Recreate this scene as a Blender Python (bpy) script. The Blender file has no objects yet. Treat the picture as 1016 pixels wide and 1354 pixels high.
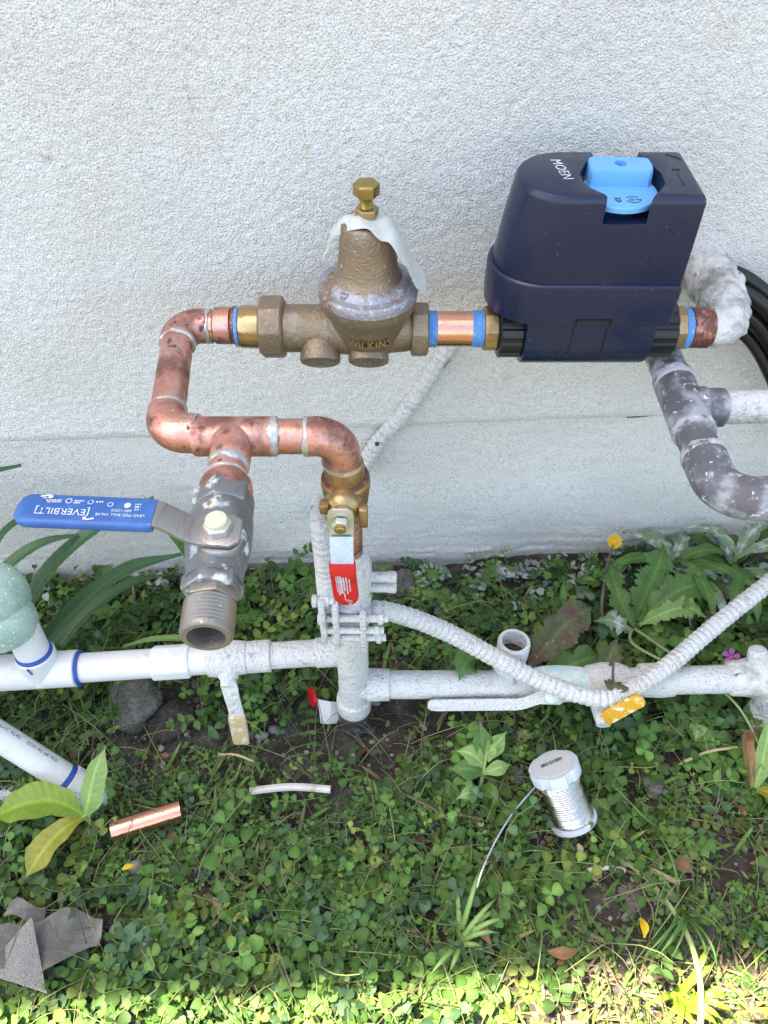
import bpy, bmesh, math, random
import numpy as np
from mathutils import Vector, Matrix

R = math.radians
random.seed(7)
rng = np.random.default_rng(7)
sc = bpy.context.scene
col = sc.collection

# ------------------------------------------------------------------ camera
cam_data = bpy.data.cameras.new("camera")
cam = bpy.data.objects.new("camera", cam_data)
col.objects.link(cam)
cam.location = (0, 0, 0.9)
cam.rotation_euler = (R(90 - 48.6), 0, 0)
cam_data.sensor_fit = 'VERTICAL'
cam_data.sensor_height = 36
cam_data.sensor_width = 27
cam_data.lens = 36 * 1000 / 1354
cam_data.clip_start = 0.01
cam_data.clip_end = 500
sc.camera = cam

# ------------------------------------------------------------------ sky and sun
# house wall is yawed 3.5 degrees; sun stands behind the house, high, to the left
YAW = R(3.5)
SUN_TRAVEL = Vector((0.45, -0.129, -1.0)).normalized()      # direction the light travels
to_sun = -SUN_TRAVEL
elev = math.asin(to_sun.z)
azim = math.atan2(to_sun.x, to_sun.y)                       # clockwise from +Y
w = bpy.data.worlds.new("World")
sc.world = w
w.use_nodes = True
nt = w.node_tree
sky = nt.nodes.new("ShaderNodeTexSky")
sky.sky_type = 'NISHITA'
sky.sun_disc = False
sky.sun_elevation = elev
sky.sun_rotation = azim
sky.altitude = 50
sky.air_density = 1.0
sky.dust_density = 2.5
sky.ozone_density = 1.0
bg = nt.nodes["Background"]
bg.inputs["Strength"].default_value = 0.105
nt.links.new(sky.outputs[0], bg.inputs["Color"])

sun_data = bpy.data.lights.new("sun", 'SUN')
sun_data.energy = 4.4
sun_data.angle = R(0.5)
sun_data.color = (1.0, 0.94, 0.84)
sun = bpy.data.objects.new("sun", sun_data)
col.objects.link(sun)
sun.rotation_euler = SUN_TRAVEL.to_track_quat('-Z', 'Y').to_euler()
sun.location = to_sun * 8

vs = sc.view_settings
vs.view_transform = 'Standard'
vs.look = 'None'
vs.gamma = 1
vs.use_curve_mapping = False
vs.exposure = 2.76
try:
    vs.use_white_balance = True
    vs.white_balance_temperature = 7800
    vs.white_balance_tint = 8
except Exception:
    pass

# ================================================================== materials
MATS = {}


def _n(nt, typ, **kw):
    n = nt.nodes.new(typ)
    for k, v in kw.items():
        setattr(n, k, v)
    return n


def pm(name, base, rough=0.5, metal=0.0, layers=(), bump=None, spec=0.5, tint=None, transl=0.0, coat=0.0, vscale=None):
    """procedural principled material.
    layers: (noise scale, lo, hi, colour, roughness, metallic[, detail[, stretch]]) laid over the base in order.
    bump: list of (scale, distance, detail)."""
    if name in MATS:
        return MATS[name]
    m = bpy.data.materials.new(name)
    m.use_nodes = True
    nt = m.node_tree
    b = nt.nodes["Principled BSDF"]
    L = nt.links.new
    tc = _n(nt, "ShaderNodeTexCoord")
    b.inputs["Specular IOR Level"].default_value = spec
    b.inputs["Coat Weight"].default_value = coat

    def rgb(c):
        n = _n(nt, "ShaderNodeRGB")
        n.outputs[0].default_value = (*c, 1)
        return n.outputs[0]

    def val(v):
        n = _n(nt, "ShaderNodeValue")
        n.outputs[0].default_value = v
        return n.outputs[0]
    cs, rs, ms = rgb(base), val(rough), val(metal)
    for i, ly in enumerate(layers):
        s, lo, hi, c, r, me = ly[:6]
        det = ly[6] if len(ly) > 6 else 3
        st = ly[7] if len(ly) > 7 else None
        no = _n(nt, "ShaderNodeTexNoise")
        no.inputs["Scale"].default_value = s
        no.inputs["Detail"].default_value = det
        no.inputs["Roughness"].default_value = 0.6
        mp = _n(nt, "ShaderNodeMapping")
        mp.inputs["Location"].default_value = (i * 3.7, i * 1.3, i * 2.1)
        if st:
            mp.inputs["Scale"].default_value = st
        L(tc.outputs["Object"], mp.inputs["Vector"])
        L(mp.outputs[0], no.inputs["Vector"])
        mr = _n(nt, "ShaderNodeMapRange")
        mr.inputs[1].default_value = lo
        mr.inputs[2].default_value = hi
        L(no.outputs["Fac"], mr.inputs[0])
        f = mr.outputs[0]
        mx = _n(nt, "ShaderNodeMix", data_type='RGBA')
        L(f, mx.inputs[0]); L(cs, mx.inputs[6]); mx.inputs[7].default_value = (*c, 1)
        cs = mx.outputs[2]
        m2 = _n(nt, "ShaderNodeMix", data_type='FLOAT')
        L(f, m2.inputs[0]); L(rs, m2.inputs[2]); m2.inputs[3].default_value = r
        rs = m2.outputs[0]
        m3 = _n(nt, "ShaderNodeMix", data_type='FLOAT')
        L(f, m3.inputs[0]); L(ms, m3.inputs[2]); m3.inputs[3].default_value = me
        ms = m3.outputs[0]
    if tint:
        a = _n(nt, "ShaderNodeAttribute", attribute_name=tint)
        mx = _n(nt, "ShaderNodeMix", data_type='RGBA', blend_type='MULTIPLY')
        mx.inputs[0].default_value = 1
        L(cs, mx.inputs[6]); L(a.outputs["Color"], mx.inputs[7])
        cs = mx.outputs[2]
    L(cs, b.inputs["Base Color"]); L(rs, b.inputs["Roughness"]); L(ms, b.inputs["Metallic"])
    prev = None
    for (s, d, det) in (bump or ()):
        no = _n(nt, "ShaderNodeTexNoise")
        no.inputs["Scale"].default_value = s
        no.inputs["Detail"].default_value = det
        L(tc.outputs["Object"], no.inputs["Vector"])
        bp = _n(nt, "ShaderNodeBump")
        bp.inputs["Strength"].default_value = 1.0
        bp.inputs["Distance"].default_value = d
        L(no.outputs["Fac"], bp.inputs["Height"])
        if prev:
            L(prev, bp.inputs["Normal"])
        prev = bp.outputs[0]
    if prev:
        L(prev, b.inputs["Normal"])
    if transl:
        t = _n(nt, "ShaderNodeBsdfTranslucent")
        L(cs, t.inputs["Color"])
        ms_ = _n(nt, "ShaderNodeMixShader")
        ms_.inputs[0].default_value = transl
        out = nt.nodes["Material Output"]
        L(b.outputs[0], ms_.inputs[1]); L(t.outputs[0], ms_.inputs[2])
        L(ms_.outputs[0], out.inputs["Surface"])
    MATS[name] = m
    return m


STUCCO = pm('stucco', (0.80, 0.795, 0.78), 0.9, 0,
            [(3.2, .48, .70, (0.73, 0.715, 0.68), .9, 0, 5), (9, .45, .75, (0.73, 0.71, 0.67), .9, 0, 4), (480, .54, .70, (0.52, 0.51, 0.49), .95, 0, 2), (800, .58, .70, (0.46, 0.45, 0.43), .95, 0, 1),
             (45, .66, .74, (0.58, 0.53, 0.46), .95, 0, 5)],
            [(520, .0026, 2)], spec=.25)
PLINTH = pm('plinth_render', (0.80, 0.79, 0.77), 0.92, 0,
            [(5, .4, .70, (0.75, 0.725, 0.68), .9, 0, 5), (480, .52, .68, (0.50, 0.49, 0.47), .95, 0, 2), (260, .66, .74, (0.42, 0.40, 0.37), .95, 0, 2),
             (12, .55, .8, (0.62, 0.615, 0.60), .95, 0, 5, (1, 1, 5))],
            [(500, .0024, 2)], spec=.25)
SOIL = pm('soil', (0.050, 0.042, 0.034), 0.95, 0,
          [(30, .45, .70, (0.125, 0.112, 0.095), .95, 0, 6), (180, .60, .72, (0.03, 0.023, 0.018), .95, 0, 4),
           (260, .68, .74, (0.33, 0.30, 0.27), .9, 0, 2)],
          [(140, .006, 6), (500, .002, 3)], spec=.2)
COPPER = pm('copper', (0.79, 0.44, 0.38), 0.38, 1,
            [(38, .42, .62, (0.70, 0.33, 0.25), .46, 1, 6), (28, .455, .59, (0.28, 0.13, 0.105), .55, .65, 9),
             (85, .57, .66, (0.13, 0.06, 0.055), .6, .4, 7), (300, .68, .75, (0.16, 0.075, 0.06), .6, .5, 4), (120, .72, .77, (0.66, 0.62, 0.56), .7, 0, 2)],
            [(120, .0007, 5), (420, .0003, 2)])
COPPER_CLEAN = pm('clean_copper', (0.88, 0.44, 0.31), 0.22, 1,
                  [(40, .5, .75, (0.72, 0.30, 0.2), .35, 1, 5, (1, 8, 8)), (120, .66, .78, (0.25, 0.11, 0.08), .5, .8, 5)], [(300, .0002, 2)])
SOLDER = pm('solder', (0.60, 0.60, 0.58), 0.42, 0.85,
            [(120, .45, .65, (0.42, 0.44, 0.44), .6, .5, 4), (90, .62, .72, (0.36, 0.52, 0.58), .7, .1, 3)], [(300, .0008, 3)])
FLUX = pm('tarnished_copper', (0.20, 0.085, 0.07), 0.5, .7,
          [(150, .5, .62, (0.55, 0.25, 0.2), .4, 1, 4)], [(200, .0005, 3)])
BRONZE = pm('cast_bronze', (0.31, 0.235, 0.16), 0.52, 0.75,
            [(26, .45, .7, (0.22, 0.165, 0.115), .6, .7, 5), (40, .56, .72, (0.36, 0.33, 0.30), .55, .6, 5), (220, .57, .72, (0.38, 0.30, 0.22), .45, .8, 3),
             (300, .73, .77, (0.75, 0.72, 0.66), .8, 0, 2)],
            [(420, .0009, 2), (60, .0002, 2)])
BRONZE_SILVER = pm('oxidised_bronze', (0.36, 0.36, 0.40), 0.5, 0.75,
                   [(45, .5, .66, (0.30, 0.19, 0.11), .55, .8, 5), (240, .55, .68, (0.55, 0.57, 0.62), .45, .7, 3)],
                   [(380, .0008, 3)])
BRASS = pm('brass', (0.56, 0.37, 0.19), 0.3, 1,
           [(60, .5, .7, (0.42, 0.26, 0.11), .4, 1, 4), (200, .68, .76, (0.7, .62, .45), .5, .7, 3)], [(300, .0002, 2)])
BRASS_DULL = pm('dull_brass', (0.47, 0.33, 0.17), 0.42, 0.95,
                [(60, .48, .68, (0.29, 0.18, 0.10), .55, .8, 5), (250, .7, .76, (0.75, .72, .66), .8, 0, 3)], [(300, .0004, 3)])
THREAD = pm('grey_brass_thread', (0.29, 0.27, 0.245), 0.5, 0.85, [(60, .45, .65, (0.27, 0.24, 0.22), .6, .7, 5), (220, .66, .74, (.6, .6, .58), .8, 0, 3)], [(300, .0004, 3)])
BOLT = pm('yellow_zinc', (0.42, 0.31, 0.11), 0.35, 1, [(150, .5, .7, (0.33, 0.26, 0.10), .5, .9, 4)])
STEEL = pm('zinc_steel', (0.70, 0.70, 0.66), 0.38, 0.9, [(80, .5, .72, (0.55, 0.54, 0.46), .5, .8, 4)], [(400, .0002, 2)])
CHROME = pm('worn_nickel', (0.27, 0.285, 0.31), 0.42, 0.85,
            [(35, .5, .68, (0.19, 0.185, 0.19), .55, .6, 6), (48, .58, .64, (0.62, 0.63, 0.64), .8, 0, 7), (330, .70, .75, (0.70, 0.70, 0.70), .8, 0, 2), (60, .64, .70, (0.36, 0.25, 0.15), .6, .5, 4)],
            [(70, .0012, 4)])
LEVER = pm('brushed_lever', (0.42, 0.40, 0.40), 0.42, 0.95,
           [(40, .5, .7, (0.30, 0.27, 0.26), .55, .8, 5, (8, 1, 1)), (260, .7, .78, (.6, .58, .56), .6, .3, 3)])
NAVY = pm('navy_plastic', (0.005, 0.012, 0.042), 0.27, 0,
          [(14, .50, .72, (0.010, 0.016, 0.040), .40, 0, 6), (60, .64, .74, (0.030, 0.036, 0.055), .55, 0, 6, (1, 1, .12)), (320, .72, .78, (0.12, 0.13, 0.15), .7, 0, 2)], [(900, .00006, 2)], spec=.55)
BLACKP = pm('black_plastic', (0.008, 0.008, 0.010), 0.3, 0, [(200, .7, .8, (.05, .05, .05), .6, 0, 3)])
KNOBBLUE = pm('light_blue_plastic', (0.13, 0.42, 0.80), 0.42, 0, [(60, .55, .8, (0.11, 0.37, 0.74), .5, 0, 4)])
WHITEINK = pm('white_ink', (0.62, 0.64, 0.67), 0.6, 0, [(300, .58, .66, (0.25, 0.3, 0.42), .6, 0, 3)])
DARKINK = pm('dark_ink', (0.012, 0.015, 0.03), 0.6)
GREYINK = pm('grey_ink', (0.10, 0.11, 0.13), 0.6)
TAPEBLUE = pm('blue_sealant', (0.07, 0.26, 0.58), 0.5, 0, [(260, .5, .68, (0.18, 0.38, 0.62), .6, 0, 3), (150, .7, .78, (.3, .2, .12), .6, 0, 3)], [(500, .0006, 2)])
SLEEVE = pm('blue_vinyl', (0.020, 0.105, 0.35), 0.42, 0, [(40, .5, .75, (0.045, 0.16, 0.43), .55, 0, 5), (300, .74, .80, (.45, .5, .6), .7, 0, 3)], [(500, .0002, 2)])
REDV = pm('red_vinyl', (0.58, 0.012, 0.018), 0.38, 0, [(60, .6, .8, (0.5, .02, .02), .5, 0, 4)])
STICKER = pm('faded_sticker', (0.50, 0.60, 0.74), 0.5, .2, [(300, .45, .65, (0.62, 0.70, 0.80), .5, .2, 3)])
WPAINT = pm('white_paint', (0.61, 0.62, 0.62), 0.75, 0,
            [(14, .45, .75, (0.58, 0.58, 0.57), .8, 0, 4), (90, .60, .72, (0.40, 0.395, 0.38), .85, 0, 6), (380, .60, .70, (0.36, 0.35, 0.33), .9, 0, 2), (45, .62, .72, (0.30, 0.285, 0.27), .9, 0, 7), (160, .70, .76, (0.16, 0.14, 0.12), .9, 0, 4)],
            [(330, .0026, 3), (95, .0036, 4)], spec=.3)
PVC = pm('white_pvc', (0.64, 0.65, 0.66), 0.42, 0,
         [(12, .50, .75, (0.56, 0.555, 0.54), .5, 0, 5), (60, .62, .76, (0.42, 0.39, 0.35), .7, 0, 7), (260, .68, .76, (0.30, 0.28, 0.25), .8, 0, 3), (90, .66, .74, (.48, .47, .45), .7, 0, 6, (.15, 1, 1))], [(200, .0003, 3)])
PVC_PAINTED = pm('painted_pvc', (0.68, 0.69, 0.70), 0.6, 0,
                 [(40, .56, .76, (0.70, 0.69, 0.67), .7, 0, 5), (180, .66, .74, (0.40, 0.38, 0.36), .85, 0, 4)], [(260, .0010, 3)])
PRIMER = pm('blue_primer', (0.012, 0.07, 0.34), 0.45, 0, [(120, .55, .75, (.03, .12, .4), .5, 0, 3)])
SPECKPIPE = pm('speckled_pipe', (0.13, 0.133, 0.155), 0.55, 0.25,
               [(22, .54, .70, (0.13, 0.105, 0.10), .6, .2, 5), (38, .47, .62, (0.34, 0.355, 0.40), .8, 0, 8), (110, .60, .68, (0.36, 0.38, 0.44), .8, 0, 5), (150, .63, .68, (0.58, 0.60, 0.66), .8, 0, 3)],
               [(200, .0008, 3)])
SPECKPIPE_PALE = pm('overspray_pipe', (0.42, 0.43, 0.47), 0.75, 0,
                    [(80, .48, .62, (0.14, 0.13, 0.14), .6, .1, 4), (220, .6, .68, (0.66, 0.67, 0.70), .85, 0, 3)], [(220, .0012, 3)])
LUMPY = pm('lumpy_paint', (0.62, 0.62, 0.61), 0.85, 0,
           [(50, .46, .64, (0.34, 0.33, 0.32), .9, 0, 5), (130, .62, .70, (0.16, 0.14, 0.13), .9, 0, 4)], [(70, .006, 4), (260, .0018, 3)], spec=.25)
GREENP = pm('dusty_green_plastic', (0.24, 0.38, 0.32), 0.6, 0,
            [(40, .42, .62, (0.38, 0.49, 0.44), .7, 0, 5), (320, .6, .68, (0.62, 0.68, 0.66), .85, 0, 3)], [(300, .0006, 3)])
BLACKCABLE = pm('black_cable', (0.010, 0.010, 0.011), 0.32, 0, [(120, .6, .8, (.03, .03, .03), .5, 0, 3)])
TINWIRE = pm('tin_wire', (0.74, 0.73, 0.70), 0.25, 1, [(150, .5, .7, (0.60, 0.58, 0.54), .35, 1, 3)])
SPOOLP = pm('spool_plastic', (0.50, 0.55, 0.62), 0.45, 0, [(80, .6, .8, (.56, .6, .66), .5, 0, 3)])
SPOOLLABEL = pm('spool_label', (0.55, 0.56, 0.58), 0.6, 0)
YELLOWL = pm('worn_yellow_vinyl', (0.60, 0.32, 0.02), 0.5, 0, [(110, .53, .62, (0.72, 0.68, 0.60), .7, 0, 5), (200, .66, .74, (.14, .10, .07), .8, 0, 4)], [(260, .001, 3)])
TANL = pm('tan_vinyl', (0.42, 0.33, 0.19), 0.55, 0, [(140, .55, .68, (0.60, 0.55, 0.45), .7, 0, 4)], [(300, .0006, 3)])
TURQ = pm('turquoise_paint', (0.46, 0.66, 0.66), 0.7, 0, [(90, .48, .62, (0.72, 0.73, 0.73), .75, 0, 4)], [(300, .001, 3)])
PAPER = pm('tag_paper', (0.66, 0.68, 0.66), 0.6, 0, [(30, .5, .75, (0.56, 0.60, 0.56), .6, 0, 4)], [(160, .0006, 3)], transl=.15)
STONE = pm('clod_stone', (0.15, 0.14, 0.12), 0.95, 0, [(60, .45, .7, (0.24, 0.225, 0.20), .95, 0, 6), (240, .55, .68, (.07, .06, .05), .95, 0, 4), (300, .66, .72, (.36, .34, .31), .95, 0, 3)], [(160, .006, 6), (500, .002, 3)], spec=.15)
ABRASIVE = pm('abrasive_cloth', (0.13, 0.122, 0.112), 0.85, 0, [(40, .48, .70, (0.22, 0.21, 0.20), .85, 0, 5), (700, .58, .66, (0.10, 0.09, 0.085), .9, 0, 2)], [(700, .0008, 2)])
ABRASIVE_MESH = pm('abrasive_mesh', (0.25, 0.243, 0.232), 0.8, 0, [(900, .5, .6, (0.15, 0.14, 0.13), .85, 0, 1)], [(900, .0008, 1)])
STRAW = pm('straw', (0.46, 0.38, 0.22), 0.7, 0, [(60, .5, .7, (0.34, 0.27, 0.15), .7, 0, 3)], transl=.1)
STICKW = pm('pale_stick', (0.58, 0.56, 0.52), 0.7, 0, [(60, .5, .7, (0.42, 0.39, 0.34), .7, 0, 3)])
DEADLEAF = pm('dead_leaf', (0.22, 0.12, 0.06), 0.65, 0, [(60, .45, .7, (0.36, 0.17, 0.06), .6, 0, 4)], transl=.2)
LEAFT = pm('clover_leaf', (1, 1, 1), 0.55, 0, [], None, spec=.35, tint='tint', transl=.28)
STEMT = pm('weed_stem', (1, 1, 1), 0.6, 0, [], None, spec=.3, tint='tint', transl=.15)
LEAF_BROAD = pm('broad_leaf', (0.20, 0.33, 0.035), 0.42, 0, [(30, .45, .75, (0.26, 0.36, 0.05), .42, 0, 3), (40, .6, .8, (.32, .30, .05), .5, 0, 3)], [(120, .0006, 2)], transl=.3, tint='tint')
LEAF_PALE = pm('pale_leaf', (0.22, 0.38, 0.11), 0.5, 0, [(60, .45, .75, (0.30, 0.42, 0.15), .5, 0, 3)], [(160, .0006, 2)], transl=.3, tint='tint')
LEAF_YELLOW = pm('yellowing_leaf', (0.32, 0.31, 0.04), 0.5, 0, [(30, .5, .75, (0.24, 0.28, 0.04), .5, 0, 4), (60, .66, .76, (.25, .12, .03), .6, 0, 3)], [(140, .0006, 2)], transl=.3, tint='tint')
LEAF_STRAP = pm('strap_leaf', (0.045, 0.12, 0.042), 0.4, 0, [(20, .45, .75, (0.05, 0.13, 0.045), .4, 0, 4), (400, .72, .78, (.4, .45, .42), .6, 0, 2)], [(60, .0006, 2)], transl=.15, tint='tint')
LEAF_GREEN = pm('weed_leaf', (0.075, 0.17, 0.035), 0.5, 0, [(40, .45, .75, (0.11, 0.23, 0.05), .5, 0, 4)], [(120, .001, 3)], transl=.25, tint='tint')
LEAF_RED = pm('reddish_leaf', (0.10, 0.13, 0.05), 0.55, 0, [(35, .45, .62, (0.12, 0.055, 0.05), .6, 0, 4), (160, .62, .72, (.25, .25, .22), .7, 0, 3)], [(110, .002, 3)], transl=.2, tint='tint')
LEAF_DUSTY = pm('dusty_leaf', (0.16, 0.24, 0.12), 0.7, 0, [(70, .48, .66, (0.46, 0.49, 0.49), .8, 0, 5)], [(140, .001, 3)], transl=.12, tint='tint')
STEM_PALE = pm('pale_stem', (0.30, 0.36, 0.14), 0.55, 0, [(40, .5, .7, (0.34, 0.32, 0.17), .6, 0, 3)], transl=.1)
STEM_DARK = pm('dark_stem', (0.10, 0.065, 0.05), 0.6, 0, [(60, .5, .7, (0.14, 0.13, 0.07), .6, 0, 3)])
PETAL_Y = pm('yellow_petal', (0.82, 0.55, 0.02), 0.5, 0, transl=.25)
PETAL_O = pm('flower_centre', (0.75, 0.36, 0.01), 0.6)
PETAL_P = pm('pink_petal', (0.60, 0.16, 0.58), 0.5, 0, transl=.25)
CRACK = pm('crack_dirt', (0.30, 0.27, 0.24), .95)
ROOFM = pm('eave_paint', (0.70, 0.69, 0.66), 0.7)
ROOFT = pm('roof_shingle', (0.16, 0.14, 0.13), 0.9, 0, [(60, .4, .7, (.24, .2, .18), .9, 0, 4)])
RUST = pm('dark_iron', (0.06, 0.05, 0.05), 0.7, .3, [(80, .5, .7, (0.25, 0.24, 0.23), .8, 0, 4)], [(200, .001, 3)])


# ================================================================== geometry helpers
def V(*a):
    return Vector(a)


def frame(axis, hint=None):
    a = Vector(axis).normalized()
    h = Vector(hint) if hint else (V(0, 0, 1) if abs(a.z) < .9 else V(1, 0, 0))
    u = (h - a * h.dot(a)).normalized()
    v = a.cross(u)
    return a, u, v


class MB:
    """collects faces in world coordinates; build() makes ONE mesh object"""

    def __init__(self):
        self.v = []
        self.f = []

    def ring(self, c, u, v, r, n, ph=0.0, ru=None):
        i0 = len(self.v)
        for k in range(n):
            t = 2 * math.pi * k / n + ph
            self.v.append(c + u * (math.cos(t) * (ru or r)) + v * (math.sin(t) * r))
        return i0

    def bridge(self, a, b, n):
        for k in range(n):
            k2 = (k + 1) % n
            self.f.append((a + k, a + k2, b + k2, b + k))

    def cap(self, a, n, flip=False):
        idx = list(range(a, a + n))
        self.f.append(tuple(reversed(idx)) if flip else tuple(idx))

    def lathe(self, o, axis, prof, n=32, caps=(True, True), hint=None, ph=0.0):
        """prof: list of (distance along the axis, radius)"""
        a, u, v = frame(axis, hint)
        o = Vector(o)
        prev = None
        for i, (t, r) in enumerate(prof):
            c = self.ring(o + a * t, u, v, max(r, 1e-5), n, ph)
            if prev is not None:
                self.bridge(prev, c, n)
            elif caps[0]:
                self.cap(c, n, True)
            prev = c
        if caps[1]:
            self.cap(prev, n)
        return self

    def tube(self, pts, rad, n=20, caps=(True, True), hint=None):
        pts = [Vector(p) for p in pts]
        m = len(pts)
        rr = rad if hasattr(rad, '__len__') else [rad] * m
        tang = []
        for i in range(m):
            d = pts[min(i + 1, m - 1)] - pts[max(i - 1, 0)]
            tang.append(d.normalized())
        a, u, v = frame(tang[0], hint)
        prev = None
        for i in range(m):
            t = tang[i]
            u = (u - t * u.dot(t)).normalized()
            v = t.cross(u)
            c = self.ring(pts[i], u, v, rr[i], n)
            if prev is not None:
                self.bridge(prev, c, n)
            elif caps[0]:
                self.cap(c, n, True)
            prev = c
        if caps[1]:
            self.cap(prev, n)
        return self

    def prism(self, o, axis, length, r, n=6, ph=0.0, hint=None, ch=0.0):
        pr = [(0, r - ch), (ch, r), (length - ch, r), (length, r - ch)] if ch else [(0, r), (length, r)]
        return self.lathe(o, axis, pr, n, hint=hint, ph=ph)

    def box(self, c, s, rot=None):
        c = Vector(c)
        i0 = len(self.v)
        for dx in (-.5, .5):
            for dy in (-.5, .5):
                for dz in (-.5, .5):
                    p = V(dx * s[0], dy * s[1], dz * s[2])
                    if rot:
                        p = rot @ p
                    self.v.append(c + p)
        for q in ((0, 1, 3, 2), (4, 6, 7, 5), (0, 4, 5, 1), (2, 3, 7, 6), (0, 2, 6, 4), (1, 5, 7, 3)):
            self.f.append(tuple(i0 + k for k in q))
        return self

    def loft(self, loops, caps=(True, True)):
        """loops: equal-length lists of points"""
        n = len(loops[0])
        prev = None
        for lp in loops:
            i0 = len(self.v)
            self.v.extend(Vector(p) for p in lp)
            if prev is not None:
                self.bridge(prev, i0, n)
            elif caps[0]:
                self.cap(i0, n, True)
            prev = i0
        if caps[1]:
            self.cap(prev, n)
        return self

    def sheet(self, grid, thick=0.0):
        """grid: rows of points; thick > 0 gives the sheet a back"""
        rows, cols_ = len(grid), len(grid[0])
        i0 = len(self.v)
        for r in grid:
            self.v.extend(Vector(p) for p in r)
        for i in range(rows - 1):
            for j in range(cols_ - 1):
                a = i0 + i * cols_ + j
                self.f.append((a, a + 1, a + cols_ + 1, a + cols_))
        return self

    def mesh(self, name, mat, base=None, bevel=0, seg=2, angle=35, smooth=True, solid=0, sub=0):
        b = Vector(base) if base is not None else V(0, 0, 0)
        me = bpy.data.meshes.new(name)
        me.from_pydata([tuple(p - b) for p in self.v], [], self.f)
        me.validate()
        if bevel or solid or sub:
            bm = bmesh.new()
            bm.from_mesh(me)
            bmesh.ops.recalc_face_normals(bm, faces=bm.faces)
            if solid:
                bmesh.ops.solidify(bm, geom=bm.faces[:], thickness=solid)
            if bevel:
                ed = [e for e in bm.edges if len(e.link_faces) == 2 and e.calc_face_angle(0) > R(angle)]
                bmesh.ops.bevel(bm, geom=ed, offset=bevel, segments=seg, affect='EDGES', profile=.5, clamp_overlap=True)
            bm.to_mesh(me)
            bm.free()
        else:
            bm = bmesh.new()
            bm.from_mesh(me)
            bmesh.ops.recalc_face_normals(bm, faces=bm.faces)
            bm.to_mesh(me)
            bm.free()
        if smooth:
            me.shade_smooth()
            me.set_sharp_from_angle(angle=R(angle))
        if mat:
            me.materials.append(mat)
        return me

    def build(self, name, mat, parent=None, **kw):
        base = world_loc(parent) if parent else V(0, 0, 0)
        kw.setdefault('base', base)
        me = self.mesh(name, mat, **kw)
        o = bpy.data.objects.new(name, me)
        col.objects.link(o)
        if parent:
            o.parent = parent
        return o


def world_loc(o):
    p = V(0, 0, 0)
    while o:
        p += o.location
        o = o.parent
    return p


def thing(name, label, cat, loc, group=None):
    o = bpy.data.objects.new(name, None)
    o.empty_display_size = .03
    col.objects.link(o)
    o.location = loc
    o['label'] = label
    o['category'] = cat
    if group:
        o['group'] = group
    return o


def single(mb, name, mat, label, cat, loc, group=None, **kw):
    """a thing that is one mesh"""
    me = mb.mesh(name, mat, base=loc, **kw)
    o = bpy.data.objects.new(name, me)
    col.objects.link(o)
    o.location = loc
    o['label'] = label
    o['category'] = cat
    if group:
        o['group'] = group
    return o


def fillet(pts, r, n=8):
    """polyline with rounded corners"""
    pts = [Vector(p) for p in pts]
    out = [pts[0]]
    for i in range(1, len(pts) - 1):
        a, b, c = pts[i - 1], pts[i], pts[i + 1]
        d1, d2 = (a - b).normalized(), (c - b).normalized()
        ang = d1.angle(d2)
        rr = r
        t = rr / math.tan(ang / 2)
        t = min(t, (a - b).length * .95, (c - b).length * .95)
        p1, p2 = b + d1 * t, b + d2 * t
        for k in range(n + 1):
            s = k / n
            # circular-like blend through quadratic weights
            w0, w1, w2 = (1 - s) ** 2, 2 * s * (1 - s) * math.cos((math.pi - ang) / 2), s * s
            out.append((p1 * w0 + b * w1 + p2 * w2) / (w0 + w1 + w2))
    out.append(pts[-1])
    return out


def spline(pts, n=10):
    """Catmull-Rom through the points"""
    P = [Vector(p) for p in pts]
    P = [P[0] * 2 - P[1]] + P + [P[-1] * 2 - P[-2]]
    out = []
    for i in range(1, len(P) - 2):
        for k in range(n):
            t = k / n
            a, b, c, d = P[i - 1:i + 3]
            out.append(.5 * ((2 * b) + (c - a) * t + (2 * a - 5 * b + 4 * c - d) * t * t + (3 * b - a - 3 * c + d) * t ** 3))
    out.append(P[-2])
    return out


def resample(pts, step):
    pts = [Vector(p) for p in pts]
    L = [0]
    for a, b in zip(pts, pts[1:]):
        L.append(L[-1] + (b - a).length)
    n = max(2, int(L[-1] / step))
    out, j = [], 0
    for k in range(n + 1):
        s = L[-1] * k / n
        while j < len(L) - 2 and L[j + 1] < s:
            j += 1
        t = (s - L[j]) / max(L[j + 1] - L[j], 1e-9)
        out.append(pts[j].lerp(pts[j + 1], min(1, t)))
    return out


def text_part(name, body, size, place, mat, parent, extrude=.0002, spacing=1.0, align='CENTER', xscale=1.0):
    """lettering: place(x, y, z) maps the flat letters to world coordinates"""
    cu = bpy.data.curves.new(name, 'FONT')
    cu.body = body
    cu.size = size
    cu.extrude = extrude
    cu.align_x = align
    cu.align_y = 'CENTER'
    cu.space_character = spacing
    cu.resolution_u = 3
    tmp = bpy.data.objects.new(name + '_tmp', cu)
    col.objects.link(tmp)
    dg = bpy.context.evaluated_depsgraph_get()
    me = bpy.data.meshes.new_from_object(tmp.evaluated_get(dg))
    bpy.data.objects.remove(tmp)
    bpy.data.curves.remove(cu)
    b = world_loc(parent)
    for vt in me.vertices:
        p = place(vt.co.x * xscale, vt.co.y, vt.co.z)
        vt.co = Vector(p) - b
    me.materials.clear()
    me.materials.append(mat)
    me.name = name
    o = bpy.data.objects.new(name, me)
    col.objects.link(o)
    o.parent = parent
    return o


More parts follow.
